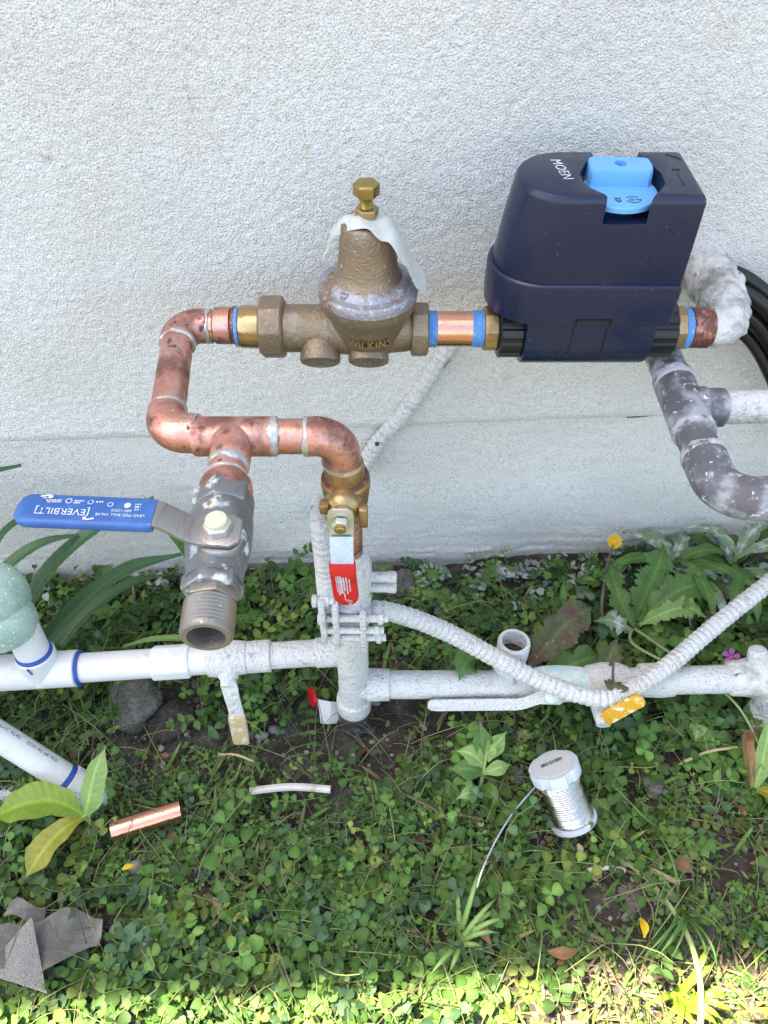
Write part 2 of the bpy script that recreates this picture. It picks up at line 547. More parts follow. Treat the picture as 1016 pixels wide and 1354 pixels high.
def smooth_noise(nx, ny, cell, amp=1.0):
    """value noise on an nx*ny grid, feature size `cell` grid steps"""
    gx, gy = int(nx / cell) + 4, int(ny / cell) + 4
    g = rng.standard_normal((gx, gy))
    xs = np.arange(nx) / cell + 1
    ys = np.arange(ny) / cell + 1
    xi, yi = xs.astype(int), ys.astype(int)
    fx, fy = xs - xi, ys - yi
    fx, fy = fx * fx * (3 - 2 * fx), fy * fy * (3 - 2 * fy)
    a = g[np.ix_(xi, yi)]; b = g[np.ix_(xi + 1, yi)]; c = g[np.ix_(xi, yi + 1)]; d = g[np.ix_(xi + 1, yi + 1)]
    FX, FY = fx[:, None], fy[None, :]
    return amp * ((a * (1 - FX) + b * FX) * (1 - FY) + (c * (1 - FX) + d * FX) * FY)


def np_mesh(name, verts, faces, mat, smooth=True, tint=None):
    """verts (N,3), faces (M,3|4) numpy -> mesh"""
    me = bpy.data.meshes.new(name)
    nv, nf, k = len(verts), len(faces), faces.shape[1]
    me.vertices.add(nv)
    me.vertices.foreach_set('co', np.ascontiguousarray(verts, dtype=np.float32).ravel())
    me.loops.add(nf * k)
    me.loops.foreach_set('vertex_index', np.ascontiguousarray(faces, dtype=np.int32).ravel())
    me.polygons.add(nf)
    me.polygons.foreach_set('loop_start', np.arange(0, nf * k, k, dtype=np.int32))
    me.polygons.foreach_set('loop_total', np.full(nf, k, dtype=np.int32))
    me.update(calc_edges=True)
    if smooth:
        me.shade_smooth()
    if tint is not None:
        at = me.attributes.new('tint', 'FLOAT_COLOR', 'POINT')
        c4 = np.ones((nv, 4), dtype=np.float32)
        c4[:, :3] = tint
        at.data.foreach_set('color', c4.ravel())
    me.materials.append(mat)
    return me


def grid_faces(nx, ny):
    i = np.arange(nx - 1)[:, None] * ny + np.arange(ny - 1)[None, :]
    i = i.ravel()
    return np.stack([i, i + ny, i + ny + 1, i + 1], 1)


# ================================================================== the setting: ground
def wall_y(x):
    return .69 + math.tan(YAW) * x


def axis_coords(lo, hi, step, far_lo, far_hi):
    a = list(np.arange(lo, hi + step / 2, step))
    d, x = step, lo
    left = []
    while x > far_lo:
        d *= 1.35
        x -= d
        left.append(x)
    d, x = step, hi
    right = []
    while x < far_hi:
        d *= 1.35
        x += d
        right.append(x)
    return np.array(left[::-1] + a + right)


gx = axis_coords(-.66, .66, .005, -40, 40)
gy = axis_coords(-.02, .76, .005, -40, 12)
NX, NY = len(gx), len(gy)
gz = smooth_noise(NX, NY, 26, .006) + smooth_noise(NX, NY, 9, .0035) + smooth_noise(NX, NY, 3.2, .0016) + smooth_noise(NX, NY, 1.3, .0007)
GX, GY = np.meshgrid(gx, gy, indexing='ij')
for (cx, cy, rx, ry, hz) in ((-.30, .45, .08, .07, .014), (-.03, .435, .07, .05, -.008), (.25, .215, .07, .05, .008),
                             (-.02, .34, .3, .1, .006), (.40, .33, .1, .1, .008)):
    gz += hz * np.exp(-(((GX - cx) / rx) ** 2 + ((GY - cy) / ry) ** 2))
gz *= np.exp(-np.maximum(0, np.hypot(GX, GY - .35) - 1.0) * .3)
verts = np.stack([GX.ravel(), GY.ravel(), gz.ravel()], 1)
ground = bpy.data.objects.new('ground', np_mesh('ground', verts, grid_faces(NX, NY), SOIL))
ground['kind'] = 'structure'
col.objects.link(ground)


def gh(x, y):
    i = int(np.clip(np.searchsorted(gx, x), 0, NX - 1))
    j = int(np.clip(np.searchsorted(gy, y), 0, NY - 1))
    return float(gz[i, j])


def ghv(x, y):
    i = np.clip(np.searchsorted(gx, x), 0, NX - 1)
    j = np.clip(np.searchsorted(gy, y), 0, NY - 1)
    return gz[i, j]


# ================================================================== the house wall
house = thing('house_wall', 'white rough stucco house wall with a smoother plinth behind the pipes', 'wall', (0, .69, 0))
house.rotation_euler = (0, 0, YAW)


def hpart(name, me):
    o = bpy.data.objects.new(name, me)
    col.objects.link(o)
    o.parent = house
    return o


LEDGE = .276
# stucco face: local x along the wall, y out of the wall is negative
sx0, sx1, sz0, sz1, st = -.72, .78, LEDGE, .84, .002
nx, nz = int((sx1 - sx0) / st) + 1, int((sz1 - sz0) / st) + 1
xs = sx0 + np.arange(nx) * st
zs = sz0 + np.arange(nz) * st
lump = np.clip(smooth_noise(nx, nz, 1.25, .55) + smooth_noise(nx, nz, 2.3, .35), -1.6, 1.1)
dep = lump * .0006 + smooth_noise(nx, nz, 40, .0006) + smooth_noise(nx, nz, 110, .002)
XX, ZZ = np.meshgrid(xs, zs, indexing='ij')
edge = np.clip((ZZ - LEDGE) / .016, 0, 1)
out = .006 * np.sqrt(1 - (1 - edge) ** 2)
wav = smooth_noise(nx, 2, 60, .0012)[:, :1] + smooth_noise(nx, 2, 14, .0006)[:, :1]
ZZ = ZZ + wav * (1 - np.clip((ZZ - LEDGE) / .05, 0, 1))
vv = np.stack([XX.ravel(), (-out - dep * (.3 + .7 * edge)).ravel(), ZZ.ravel()], 1)
hpart('stucco_face', np_mesh('stucco_face', vv, grid_faces(nx, nz)[:, ::-1], STUCCO))
st = .0035
nx, nz = int((sx1 - sx0) / st) + 1, int((LEDGE + .1) / st) + 1
xs = sx0 + np.arange(nx) * st
zs = -.09 + np.arange(nz) * st
XX, ZZ = np.meshgrid(xs, zs, indexing='ij')
dep = smooth_noise(nx, nz, 1.1, .0004) + smooth_noise(nx, nz, 30, .0018)
# trowelled bottom strip: horizontal streaks
streak = smooth_noise(nx, nz, 3, .0006)
streak = np.repeat(smooth_noise(int(nx / 12) + 2, nz, 2, .0008), 12, axis=0)[:nx]
dep = dep + streak * np.clip((.09 - ZZ) / .06, 0, 1)
vv = np.stack([XX.ravel(), (-dep).ravel(), ZZ.ravel()], 1)
hpart('plinth', np_mesh('plinth', vv, grid_faces(nx, nz)[:, ::-1], PLINTH))
m = MB()
for (x0, x1, z0, z1, yo) in ((-7, sx0, LEDGE, 2.45, -.008), (sx1, 7, LEDGE, 2.45, -.008), (sx0, sx1, .84, 2.45, -.008),
                             (-7, sx0, -.2, LEDGE, 0), (sx1, 7, -.2, LEDGE, 0)):
    m.box(((x0 + x1) / 2, yo + .1, (z0 + z1) / 2), (x1 - x0, .2, z1 - z0))
hpart('wall_field', m.mesh('wall_field', STUCCO, smooth=False))
m = MB(); m.box((0, .15, 1.1), (14, .08, 2.6))
hpart('wall_core', m.mesh('wall_core', PLINTH, smooth=False))
m = MB(); m.box((0, .4, 2.5), (14.4, 1.1, .09))
eave = hpart('eave', m.mesh('eave', ROOFM, smooth=False))
m = MB()
for k in range(6):
    m.box((0, .05 + k * .16, 2.56 + k * .05), (14.5, .2, .02), Matrix.Rotation(R(17), 3, 'X'))
hpart('roof_course', m.mesh('roof_course', ROOFT, smooth=False))
# hairline cracks
for (cx, cz, pts_) in ((-.165, .655, ((0, .016), (.003, .006), (.002, -.004), (.005, -.014))), (-.150, .612, ((0, .014), (.005, .006), (.007, -.004), (.012, -.012))),
                       (.10, LEDGE + .004, ((-.11, .0), (-.05, .001), (-.02, -.0005), (.03, .0008)))):
    m = MB()
    pp = resample([V(cx + a_ + random.uniform(-.001, .001), -.0085, cz + b_) for a_, b_ in pts_], .003)
    pp = [p + V(random.uniform(-.0006, .0006), 0, random.uniform(-.0006, .0006)) for p in pp]
    m.tube(pp, .00016, 5)
    hpart('crack', m.mesh('crack', CRACK, smooth=False))
# dark gap in the stucco where the supply pipe enters, and a chip under the ledge
for (px, pz, sx, sz, fy) in ((.329, .497, .020, .006, -.0085), (.318, LEDGE + .002, .017, .0009, -.0036)):
    lp, n = [], 14
    for k in range(n):
        t = 2 * math.pi * k / n
        q = 1 + random.uniform(-.3, .3)
        lp.append(V(px + math.cos(t) * sx * q, 0, pz + math.sin(t) * sz * q * (1.6 - abs(math.cos(t))) + .08 * math.cos(t) * sx))
    m = MB()
    m.loft([[p + V(0, fy, 0) for p in lp], [p + V(0, .002, 0) for p in lp]])
    hpart('chip', m.mesh('chip', RUST, smooth=False))

# ================================================================== copper pipe run
ZT = .494
run = thing('copper_pipe_run', 'blotchy copper pipe loop with solder rings left of the regulator', 'pipe', (-.03, .437, .43))
A = V(-.1865, .5845, ZT); B = V(-.173, .441, ZT); T = V(-.1176, .437, ZT); C_ = V(-.0345, .437, ZT)
RF, RP = .0158, .0140
dAB = (B - A).normalized()
right = V(1, 0, 0)


def elbow(name, corner, d_in, d_out, leg=.026, r=RF, mat=COPPER, parent=run, fr=.019):
    """socket elbow: d_in and d_out point away from the corner"""
    p0, p1 = corner + d_in * leg, corner + d_out * leg
    pts = fillet([p0, corner, p1], fr, 10)
    m = MB()
    rr = [r * 1.0] * len(pts)
    m.tube(pts, rr, 28)
    o = m.build(name, mat, parent)
    return o, p0, p1


def solder_ring(p, d, r=RF, wd=.0032, parent=run):
    m = MB()
    d = Vector(d).normalized()
    prof = [(-wd, r * .90), (-wd * .7, r * .995), (0, r * 1.02), (wd * .6, r * .995), (wd, r * .90)]
    m.lathe(p, d, prof, 28)
    # uneven edge: push some vertices along the pipe
    ph1, ph2 = random.uniform(0, 6), random.uniform(0, 6)
    for i, q in enumerate(m.v):
        k = (i % 28) / 28 * 6.283
        sgn = 1 if i >= 3 * 28 else -1
        m.v[i] = q + d * (sgn * (.0010 * math.sin(2 * k + ph1) + .0007 * math.sin(5 * k + ph2)) + random.uniform(-.0005, .0005))
    return m.build('solder_ring', SOLDER, parent)


e1, p_in, p_out = elbow('elbow', A, right, dAB)
e2, q_in, q_out = elbow('elbow', B, -dAB, V(1, -.02, 0).normalized())
e3, c_in, c_out = elbow('elbow', C_, -right, V(0, 0, -1))
# straight pieces
m = MB(); m.tube([p_in, V(-.131, .585, ZT)], RP, 28); m.build('pipe', COPPER_CLEAN, run)
m = MB(); m.lathe(V(-.1555, .585, ZT), right, [(0, RP * 1.01), (.002, .0165), (.016, .0168), (.0175, .0150)], 28); m.build('coupling', COPPER, run)
m = MB(); m.lathe(V(-.138, .585, ZT), right, [(0, .0165), (.001, .0172), (.0045, .0172), (.005, .016)], 28); m.build('tarnish_band', FLUX, run)
m = MB(); m.tube([p_out, q_in], RP, 28); m.build('pipe', COPPER, run)
m = MB(); m.tube([q_out, T], RP, 28); m.build('pipe', COPPER, run)
m = MB(); m.tube([T, c_in], RP, 28); m.build('pipe', COPPER, run)
# tee with a flared crotch
m = MB()
m.lathe(T + V(-.031, 0, 0), right, [(0, RF * .96), (.0015, RF), (.0605, RF), (.062, RF * .96)], 32)
m.lathe(T, V(0, -1, 0), [(0, RF), (.011, RF * 1.12), (.016, RF * 1.02), (.022, RF), (.0295, RF), (.031, RF * .95)], 32)
m.build('tee', COPPER, run)
m = MB(); m.tube([T + V(0, -.03, 0), T + V(.0015, -.064, 0)], RP, 28); m.build('pipe', COPPER, run)
for p, d in ((p_in + V(.001, 0, 0), right), (p_out, dAB), (q_in, dAB), (q_out, right), (T + V(.032, 0, 0), right), (c_in, right),
             (c_out + V(0, 0, -.001), V(0, 0, 1)), (T + V(0, -.032, 0), V(0, 1, 0)), (T + V(0, -.045, 0), V(0, 1, 0))):
    solder_ring(p, d, wd=random.uniform(.0018, .0038))

# ================================================================== pressure regulator
PX, PY = -.0138, .577
prv = thing('pressure_regulator', 'bronze bell-shaped water pressure regulator with yellow bolt on top', 'regulator', (PX, PY, .455))
m = MB()
m.lathe(V(-.131, .583, ZT), right, [(0, .0150), (.0005, .0185), (.0015, .0192), (.019, .0192), (.0195, .0185)], 36)
m.build('tailpiece', BRASS, prv)
m = MB(); m.lathe(V(-.135, .583, ZT), right, [(0, .0150), (.0005, .0178), (.0035, .0180), (.0042, .0165)], 28); m.build('sealant_ring', TAPEBLUE, prv)
m = MB(); m.prism(V(-.1125, .583, ZT), right, .0225, .0285, 8, ph=R(22.5), ch=.0025)
m.build('union_nut', BRONZE, prv, bevel=.0008)
m = MB()
m.lathe(V(-.0905, .581, ZT), right, [(0, .021), (.004, .0215), (.025, .0212), (.040, .0218), (.055, .0235), (.076, .0238), (.092, .0225), (.108, .0210), (.116, .0200)], 40)
m.lathe(V(PX, PY, .480), V(0, 0, 1), [(0, .010), (.003, .020), (.010, .0275), (.022, .0315), (.034, .0355), (.044, .0412), (.048, .0425), (.056, .0425)], 48)
body = m.build('body', BRONZE, prv)
m = MB(); m.prism(V(.0245, .579, ZT), right, .0155, .0245, 8, ph=R(22.5), ch=.0015)
m.build('outlet_boss', BRONZE, prv, bevel=.0008)
# rim and bell
m = MB()
m.lathe(V(PX, PY, .533), V(0, 0, 1), [(0, .0425), (.001, .0433), (.0085, .0433), (.0105, .0420), (.0112, .0385), (.0118, .0365), (.0145, .0350), (.0165, .0320), (.0178, .0300)], 64)
m.build('rim', BRONZE_SILVER, prv)
for k in range(4):
    t = R(45 + 90 * k + 10)
    c = V(PX + math.cos(t) * .0325, PY + math.sin(t) * .0325, .547)
    m = MB(); m.lathe(c, V(0, 0, 1), [(-.003, .0045), (.002, .0042), (.0028, .0032)], 14)
    m.build('rim_screw', BRONZE_SILVER, prv)
m = MB()
m.lathe(V(PX, PY, .545), V(0, 0, 1), [(0, .0335), (.004, .0312), (.0075, .0278), (.013, .0258), (.030, .0238), (.048, .0218), (.0525, .0208), (.0545, .0185), (.0555, .014), (.0560, .009)], 48)
m.build('bell', BRONZE, prv)
m = MB(); m.prism(V(PX, PY, .6030), V(0, 0, 1), .0075, .0098, 6, ch=.0008, ph=R(12)); m.build('lock_nut', BRASS_DULL, prv, bevel=.0004)
m = MB()
pr_ = [(0, .0045)]
for k in range(7):
    pr_ += [(.0010 + k * .0016, .0054), (.0018 + k * .0016, .0046)]
m.lathe(V(PX, PY, .6100), V(0, 0, 1), pr_, 20)
m.build('bolt_thread', BOLT, prv)
m = MB(); m.prism(V(PX, PY, .6200), V(0, 0, 1), .0105, .0108, 6, ch=.0012, ph=R(2)); m.build('bolt_head', BOLT, prv, bevel=.0005)
# the two plug bosses under the body
for (x, tx) in ((-.0580, '3/4'), (-.0140, 'MODEL')):
    d = V(0, -.78, -.63).normalized()
    o_ = V(x, .577, .4895)
    m = MB(); m.lathe(o_, d, [(0, .0172), (.018, .0182), (.0225, .0186), (.0252, .0178), (.0266, .0150), (.0268, .008)], 32)
    pb = m.build('plug_boss', BRONZE, prv)
    a, u, v = frame(d, V(0, -1, 1))
    text_part('cast_lettering', tx, .0085 if tx == '3/4' else .0062,
              lambda X, Y_, Z_, o=o_, d=d, u=u: o + V(1, 0, 0) * X + u * (Y_ + .001) + d * (.0268 + Z_), BRONZE, pb, extrude=.0006)


def on_body(X, Y_, Z_):
    ang = X / .033
    r = .0322 + Z_
    return V(PX + .001 + math.sin(ang) * r, PY - math.cos(ang) * r - .0006, .5035 + Y_)


text_part('cast_lettering', 'WILKINS', .0098, on_body, BRASS_DULL, prv, extrude=.0028)
# paper tag hung under the lock nut
TAGUP = .0028
tag = thing('paper_tag', 'torn pale paper tag draped over the regulator bell', 'tag', (PX, PY, .6005))
prof = [(-.036, .023, .5520), (-.031, .013, .5680), (-.026, .006, .5850), (-.018, .0, .5960), (-.008, -.001, .6022), (.003, -.001, .6028), (.012, -.003, .6000), (.020, -.004, .5930), (.0285, -.004, .5770), (.036, -.003, .5600), (.045, .002, .5440)]
prof = spline([V(*p) for p in prof], 5)
g = []
nr = len(prof)
for i, p in enumerate(prof):
    s = i / (nr - 1)
    wd0 = .003 + .021 * min(1, max(0, (s - .22) / .30))
    wd1 = .004 + .014 * min(1, s * 1.6)
    if s > .93:
        wd0 *= .75
    row = []
    for k in range(9):
        t = k / 8
        y = -wd0 + (wd0 + wd1) * t
        rag = .0016 * math.sin(s * 31 + k) if k in (0, 8) else 0
        cx, rr = p.x, math.hypot(p.x, y)
        z = p.z - .0045 * ((t - .5) * 2) ** 2 + .0016 * math.sin(s * 17 + t * 5) + .0009 * math.sin(s * 41 - t * 9)
        # stay clear of the bell
        bell_r = .0265 - (z - .558) * .12
        row.append(V(PX + p.x * 1.10, PY + p.y + y + rag, z + TAGUP * (1 if .25 < s < .75 else .6)))
    g.append(row)
m = MB(); m.sheet(g); m.build('paper_sheet', PAPER, tag, solid=.0004)

# ================================================================== copper nipple between regulator and shutoff
nip = thing('threaded_nipple', 'short shiny copper nipple with blue sealant between regulator and navy shutoff', 'pipe', (.064, .581, ZT))
m = MB(); m.lathe(V(.038, .580, ZT), right, [(0, .0158), (.052, .0158)], 32); m.build('barrel', COPPER_CLEAN, nip)
for (x0, x1) in ((.0400, .0485), (.0795, .0910)):
    m = MB()
    pr_ = []
    x, k = 0.0, 0
    while x < x1 - x0:
        pr_ += [(x, .0161 + .0006 * (k % 2))]
        x += .0011
        k += 1
    m.lathe(V(x0, .580, ZT), right, [(0, .015)] + pr_ + [(x1 - x0, .015)], 32)
    m.build('sealant_thread', TAPEBLUE, nip)

# ================================================================== smart shutoff valve
dev = thing('water_shutoff', 'navy blue motorised water shutoff box with light blue knob', 'shutoff valve', (.17, .585, .464))


def plan(front, back, xl, xr, z, rr=.004, n=20):
    """outline seen from above: left end round, right end square with small corners"""
    r = (back - front) / 2
    cx, cy = xl + r, (front + back) / 2
    pts = []
    for k in range(n + 1):
        t = R(90) + R(180) * k / n
        pts.append(V(cx + math.cos(t) * r, cy + math.sin(t) * r, z))
    for (qx, qy, a0) in ((xr - rr, front + rr, -90), (xr - rr, back - rr, 0)):
        for k in range(6):
            t = R(a0 + 90 * k / 5)
            pts.append(V(qx + math.cos(t) * rr, qy + math.sin(t) * rr, z))
    return pts


m = MB()
loops = []
for (z, ins, s) in ((.5520, .0, 0), (.60, .0, .6), (.6255, .0, 1), (.6290, .0008, 1), (.6312, .0024, 1), (.6320, .0045, 1)):
    f, b, l, r_ = .5475 + .002 * s, .6340 - .003 * s, .0915 + .0115 * s, .2440 - .0005 * s
    loops.append(plan(f + ins, b - ins, l + ins, r_ - ins, z, .0035))
m.loft(loops)
cap_me = m.mesh('cap', NAVY)
cap_tmp = bpy.data.objects.new('cap_tmp', cap_me); col.objects.link(cap_tmp)
# knob recess cut right through the top from front to back
kc = V(.1835, .586, 0)
cut = MB()
lp = [(.1675, .53), (.2010, .53), (.2010, .5500), (.2090, .5600), (.2155, .5720), (.2165, .5880), (.2125, .6040), (.2080, .6180), (.2080, .66), (.1690, .66), (.1690, .6200), (.1600, .6060), (.1530, .5900), (.1530, .5760), (.1575, .5640), (.1675, .5520)]
cut.loft([[V(x, y, .6105) for x, y in lp], [V(x, y, .66) for x, y in lp]])
cut_tmp = bpy.data.objects.new('cut_tmp', cut.mesh('cut', None)); col.objects.link(cut_tmp)
bo = cap_tmp.modifiers.new('b', 'BOOLEAN'); bo.operation = 'DIFFERENCE'; bo.object = cut_tmp; bo.solver = 'EXACT'
bv = cap_tmp.modifiers.new('v', 'BEVEL'); bv.width = .0020; bv.segments = 3; bv.limit_method = 'ANGLE'; bv.angle_limit = R(40)
dg = bpy.context.evaluated_depsgraph_get()
me = bpy.data.meshes.new_from_object(cap_tmp.evaluated_get(dg))
bpy.data.objects.remove(cap_tmp); bpy.data.objects.remove(cut_tmp)
db = world_loc(dev)
for vt in me.vertices:
    vt.co -= db
me.name = 'cap'
me.shade_smooth(); me.set_sharp_from_angle(angle=R(32))
cap = bpy.data.objects.new('cap', me); col.objects.link(cap); cap.parent = dev
# skirt
m = MB()
loops = []
for (z, ins) in ((.5195, .003), (.5215, .0005), (.530, 0), (.5555, 0), (.5578, .0006), (.5590, .0022)):
    loops.append(plan(.5450 + ins, .6365 - ins, .0885 + ins, .2450 - ins, z, .0045))
m.loft(loops)
m.build('skirt', NAVY, dev)
# lower housing with a rounded belly round the pipe axis
m = MB()
sec = [(.5500, .5215)]
for k in range(17):
    t = R(180 + 180 * k / 16)
    sec.append((.581 + math.cos(t) * .031, .4945 + math.sin(t) * .031))
sec.append((.612, .5215))
m.loft([[V(x, y, z) for (y, z) in sec] for x in (.124, .236)])
m.build('lower_housing', NAVY, dev, bevel=.0012)
# clip outline on the front
m = MB()
for (c, s) in (((.1635, .5497, .5020), (.0011, .0010, .026)), ((.1925, .5497, .5020), (.0011, .0010, .026)), ((.178, .5446, .5270), (.030, .0010, .0012)),
               ((.1635, .5446, .5235), (.0011, .0010, .007)), ((.1925, .5446, .5235), (.0011, .0010, .007))):
    m.box(c, s)
m.build('clip_groove', BLACKP, dev, smooth=False)
for (x0, x1) in ((.1030, .1245), (.2355, .2610)):
    m = MB()
    a, u, v = frame(right)
    n = 96
    loops = []
    for x, sc_ in ((x0, .90), (x0 + .0015, 1), (x1 - .0015, 1), (x1, .90)):
        lp = []
        for k in range(n):
            t = 2 * math.pi * k / n
            rr = (.0262 if (k % 8) < 5 else .0246) * sc_
            lp.append(V(x, .581, ZT) + u * math.cos(t) * rr + v * math.sin(t) * rr)
        loops.append(lp)
    m.loft(loops)
    m.build('ribbed_collar', BLACKP, dev, angle=25)
for (x0, x1) in ((.0900, .1032), (.2608, .2705)):
    m = MB(); m.prism(V(x0, .581, ZT), right, x1 - x0, .0205, 8, ph=R(22.5), ch=.0012); m.build('end_nut', BRASS_DULL, dev, bevel=.0006)
m = MB(); m.lathe(V(.2700, .581, ZT), right, [(0, .016), (.0005, .0182), (.0045, .0186), (.0065, .0180), (.0070, .016)], 32); m.build('sealant_ring', TAPEBLUE, dev)
# knob: disc with a bar grip and hex hole
m = MB()
m.lathe(V(.1850, .5830, .6100), V(0, 0, 1), [(0, .0150), (.0060, .0150), (.0065, .0290), (.0070, .0300), (.0105, .0300), (.0115, .0292), (.0116, .02)], 48)
knob = m.build('knob', KNOBBLUE, dev)
m = MB()
gripo = [(-.0245, -.0080), (-.0225, -.0115), (.0210, -.0115), (.0240, -.0085), (.0250, 0), (.0235, .0105), (.0205, .0125), (-.0215, .0125), (-.0245, .0100)]
ga = Matrix.Rotation(R(-3), 3, 'Z')
loops = []
for z, s in ((.6205, 1.03), (.630, 1.0), (.6335, .985), (.6345, .96)):
    loops.append([V(.1870, .6000, z) + ga @ V(x * s, y * s, 0) for x, y in gripo])
m.loft(loops)
gr_me = m.mesh('g', KNOBBLUE)
gt = bpy.data.objects.new('gt', gr_me); col.objects.link(gt)
cut = MB(); cut.prism(V(.1870, .6010, .6275), V(0, 0, 1), .02, .0056, 6)
ct = bpy.data.objects.new('ct', cut.mesh('c', None)); col.objects.link(ct)
bo = gt.modifiers.new('b', 'BOOLEAN'); bo.operation = 'DIFFERENCE'; bo.object = ct
dg = bpy.context.evaluated_depsgraph_get()
me = bpy.data.meshes.new_from_object(gt.evaluated_get(dg))
bpy.data.objects.remove(gt); bpy.data.objects.remove(ct)
for vt in me.vertices:
    vt.co -= db
me.name = 'grip'
me.shade_smooth(); me.set_sharp_from_angle(angle=R(35))
grip = bpy.data.objects.new('grip', me); col.objects.link(grip); grip.parent = knob
# marks on the knob: open/closed strokes and arrow
zz = .6218
m = MB()


def stroke(pts, wd=.0005, z=zz):
    for (a, b) in zip(pts, pts[1:]):
        a, b = V(*a, z), V(*b, z)
        d = (b - a)
        L_ = d.length
        ang = math.atan2(d.y, d.x)
        m.box((a + b) / 2, (L_ + wd * .5, wd, .0002), Matrix.Rotation(ang, 3, 'Z'))


def arcpts(cx, cy, r, a0, a1, n=8, sy=1.0):
    return [(cx + math.cos(R(a0 + (a1 - a0) * k / n)) * r, cy + math.sin(R(a0 + (a1 - a0) * k / n)) * r * sy) for k in range(n + 1)]


stroke(arcpts(0.1920, 0.5658, .0052, 190, 350, 8, .8)); stroke(arcpts(0.1920, 0.5685, .0052, 30, 150, 8, .6)); stroke([(0.1975, 0.5640), (0.1985, 0.5675), (0.1955, 0.5665)])
stroke(arcpts(0.1912, 0.5665, .0018, 0, 300)); stroke([(0.1935, 0.5655), (0.1955, 0.5675)])
stroke(arcpts(0.1805, 0.5662, .0022, 40, 320)); stroke([(0.1775, 0.5695), (0.1805, 0.5690), (0.1795, 0.5635)]); stroke([(0.1825, 0.5700), (0.1825, 0.5640), (0.1800, 0.5625)])
m.build('knob_mark', DARKINK, knob, smooth=False)
text_part('maker_name', 'MOEN', .0118, lambda X, Y_, Z_: V(.1395 + Y_ + X * .16, .5955 - X, .6322 + Z_), WHITEINK, cap, extrude=.00012, spacing=1.06)
m = MB()
stroke(arcpts(.2235, .6065, .016, 25, 75), .0007, .6322); stroke([(.2270, .5955), (.2320, .5950)], .0022, .6322); stroke([(.2290, .5890), (.2290, .5690)], .0004, .6322); stroke([(.2280, .5700), (.2290, .5680), (.2300, .5700)], .0004, .6322)
m.build('cap_mark', DARKINK, cap, smooth=False)

# ================================================================== painted elbow into the wall (right of the shutoff)
lum = thing('painted_supply_elbow', 'lumpy white-painted elbow running from the shutoff back into the stucco', 'pipe', (.315, .62, ZT))
m = MB()
pts = fillet([V(.277, .582, ZT), V(.3125, .583, ZT), V(.3260, .640, ZT - .004), V(.3290, .722, ZT - .012)], .022, 10)
pts = resample(pts, .004)
rr = []
for i, p in enumerate(pts):
    s = i / (len(pts) - 1)
    r_ = .0168 + .0052 * min(1, max(0, (s - .12) / .2)) + .0030 * max(0, (s - .5) / .5) + random.uniform(-.0008, .0008)
    rr.append(r_)
m.tube(pts, rr, 40)
for i, p in enumerate(m.v):
    q = p * 120
    k = math.sin(q.x * 1.3 + 1) * math.sin(q.y * 1.7 + .4) * math.sin(q.z * 1.1 + 2) + .6 * math.sin(q.x * 2.9 + q.z * 3.1) * math.sin(q.y * 2.3)
    s = min(1, max(0, (p.x - .292) / .02))
    c = min(pts, key=lambda z: (z - p).length)
    if (p - c).length > 1e-6:
        m.v[i] = p + (p - c).normalized() * k * .0026 * s
m.build('elbow', LUMPY, lum)
m = MB(); m.lathe(V(.2765, .582, ZT), right, [(0, .0162), (.001, .0182), (.018, .0186), (.0205, .017)], 32); m.build('bare_socket', FLUX, lum)

# ================================================================== black cable bundle
cb = thing('cable_bundle', 'glossy black cables looped behind the painted elbow at the right edge', 'cable', (.40, .69, .42))
for k, (u0, dz, dy) in enumerate(((0, 0, 0), (.010, -.010, -.010), (.003, -.020, .004), (.012, -.032, -.006), (.004, -.043, .005), (.014, -.054, -.002))):
    p = [V(.335, .712 + dy * .2, .478 + dz * .9), V(.360, .690 + dy, .484 + dz), V(.392, .676 + dy, .468 + dz), V(.425, .668 + dy, .432 + dz * 1.05),
         V(.468, .662 + dy, .375 + dz * 1.1), V(.530, .662 + dy, .300 + dz), V(.620 + .01 * k, .660 + dy, .16 + dz * .3), V(.70 + .012 * k, .65 + dy, .0)]
    m = MB(); m.tube(resample(spline(p, 8), .008), .0066, 14); m.build('cable', BLACKCABLE, cb)

# ================================================================== speckled pipe manifold, lower right
sp = thing('speckled_pipe_branch', 'dark pipe speckled with white overspray, elbow and side branch below the shutoff', 'pipe', (.271, .55, .45))
Zs = .45
xL = .271
m = MB(); m.tube([V(xL - .002, .735, Zs), V(xL, .560, Zs)], .0165, 28); m.build('pipe', SPECKPIPE_PALE, sp)
m = MB(); m.lathe(V(xL, .566, Zs), V(0, -1, 0), [(0, .0165), (.001, .0186), (.012, .0186), (.013, .018)], 32); m.build('collar', SPECKPIPE_PALE, sp)
m = MB()
m.lathe(V(xL, .554, Zs), V(0, -1, 0), [(0, .018), (.001, .0186), (.063, .0186), (.064, .0176)], 32)
m.lathe(V(xL, .5225, Zs), right, [(0, .0165), (.016, .0195), (.020, .0176), (.034, .0176), (.035, .0165)], 32)
m.build('tee', SPECKPIPE, sp)
m = MB(); m.tube([V(xL + .03, .5225, Zs), V(.62, .532, Zs)], .0150, 28); m.build('branch_pipe', WPAINT, sp)
m = MB(); m.tube([V(xL, .492, Zs), V(xL, .456, Zs)], .0162, 28); m.build('pipe', SPECKPIPE, sp)
m = MB()
pts = fillet([V(xL, .4600, Zs), V(xL + .001, .4120, Zs), V(.318, .4110, Zs)], .026, 12)
m.tube(pts, [.0182] * len(pts), 32); m.build('elbow', SPECKPIPE, sp)
m = MB(); m.tube([V(.316, .4110, Zs), V(.60, .414, Zs)], .0165, 28); m.build('pipe', SPECKPIPE_PALE, sp)
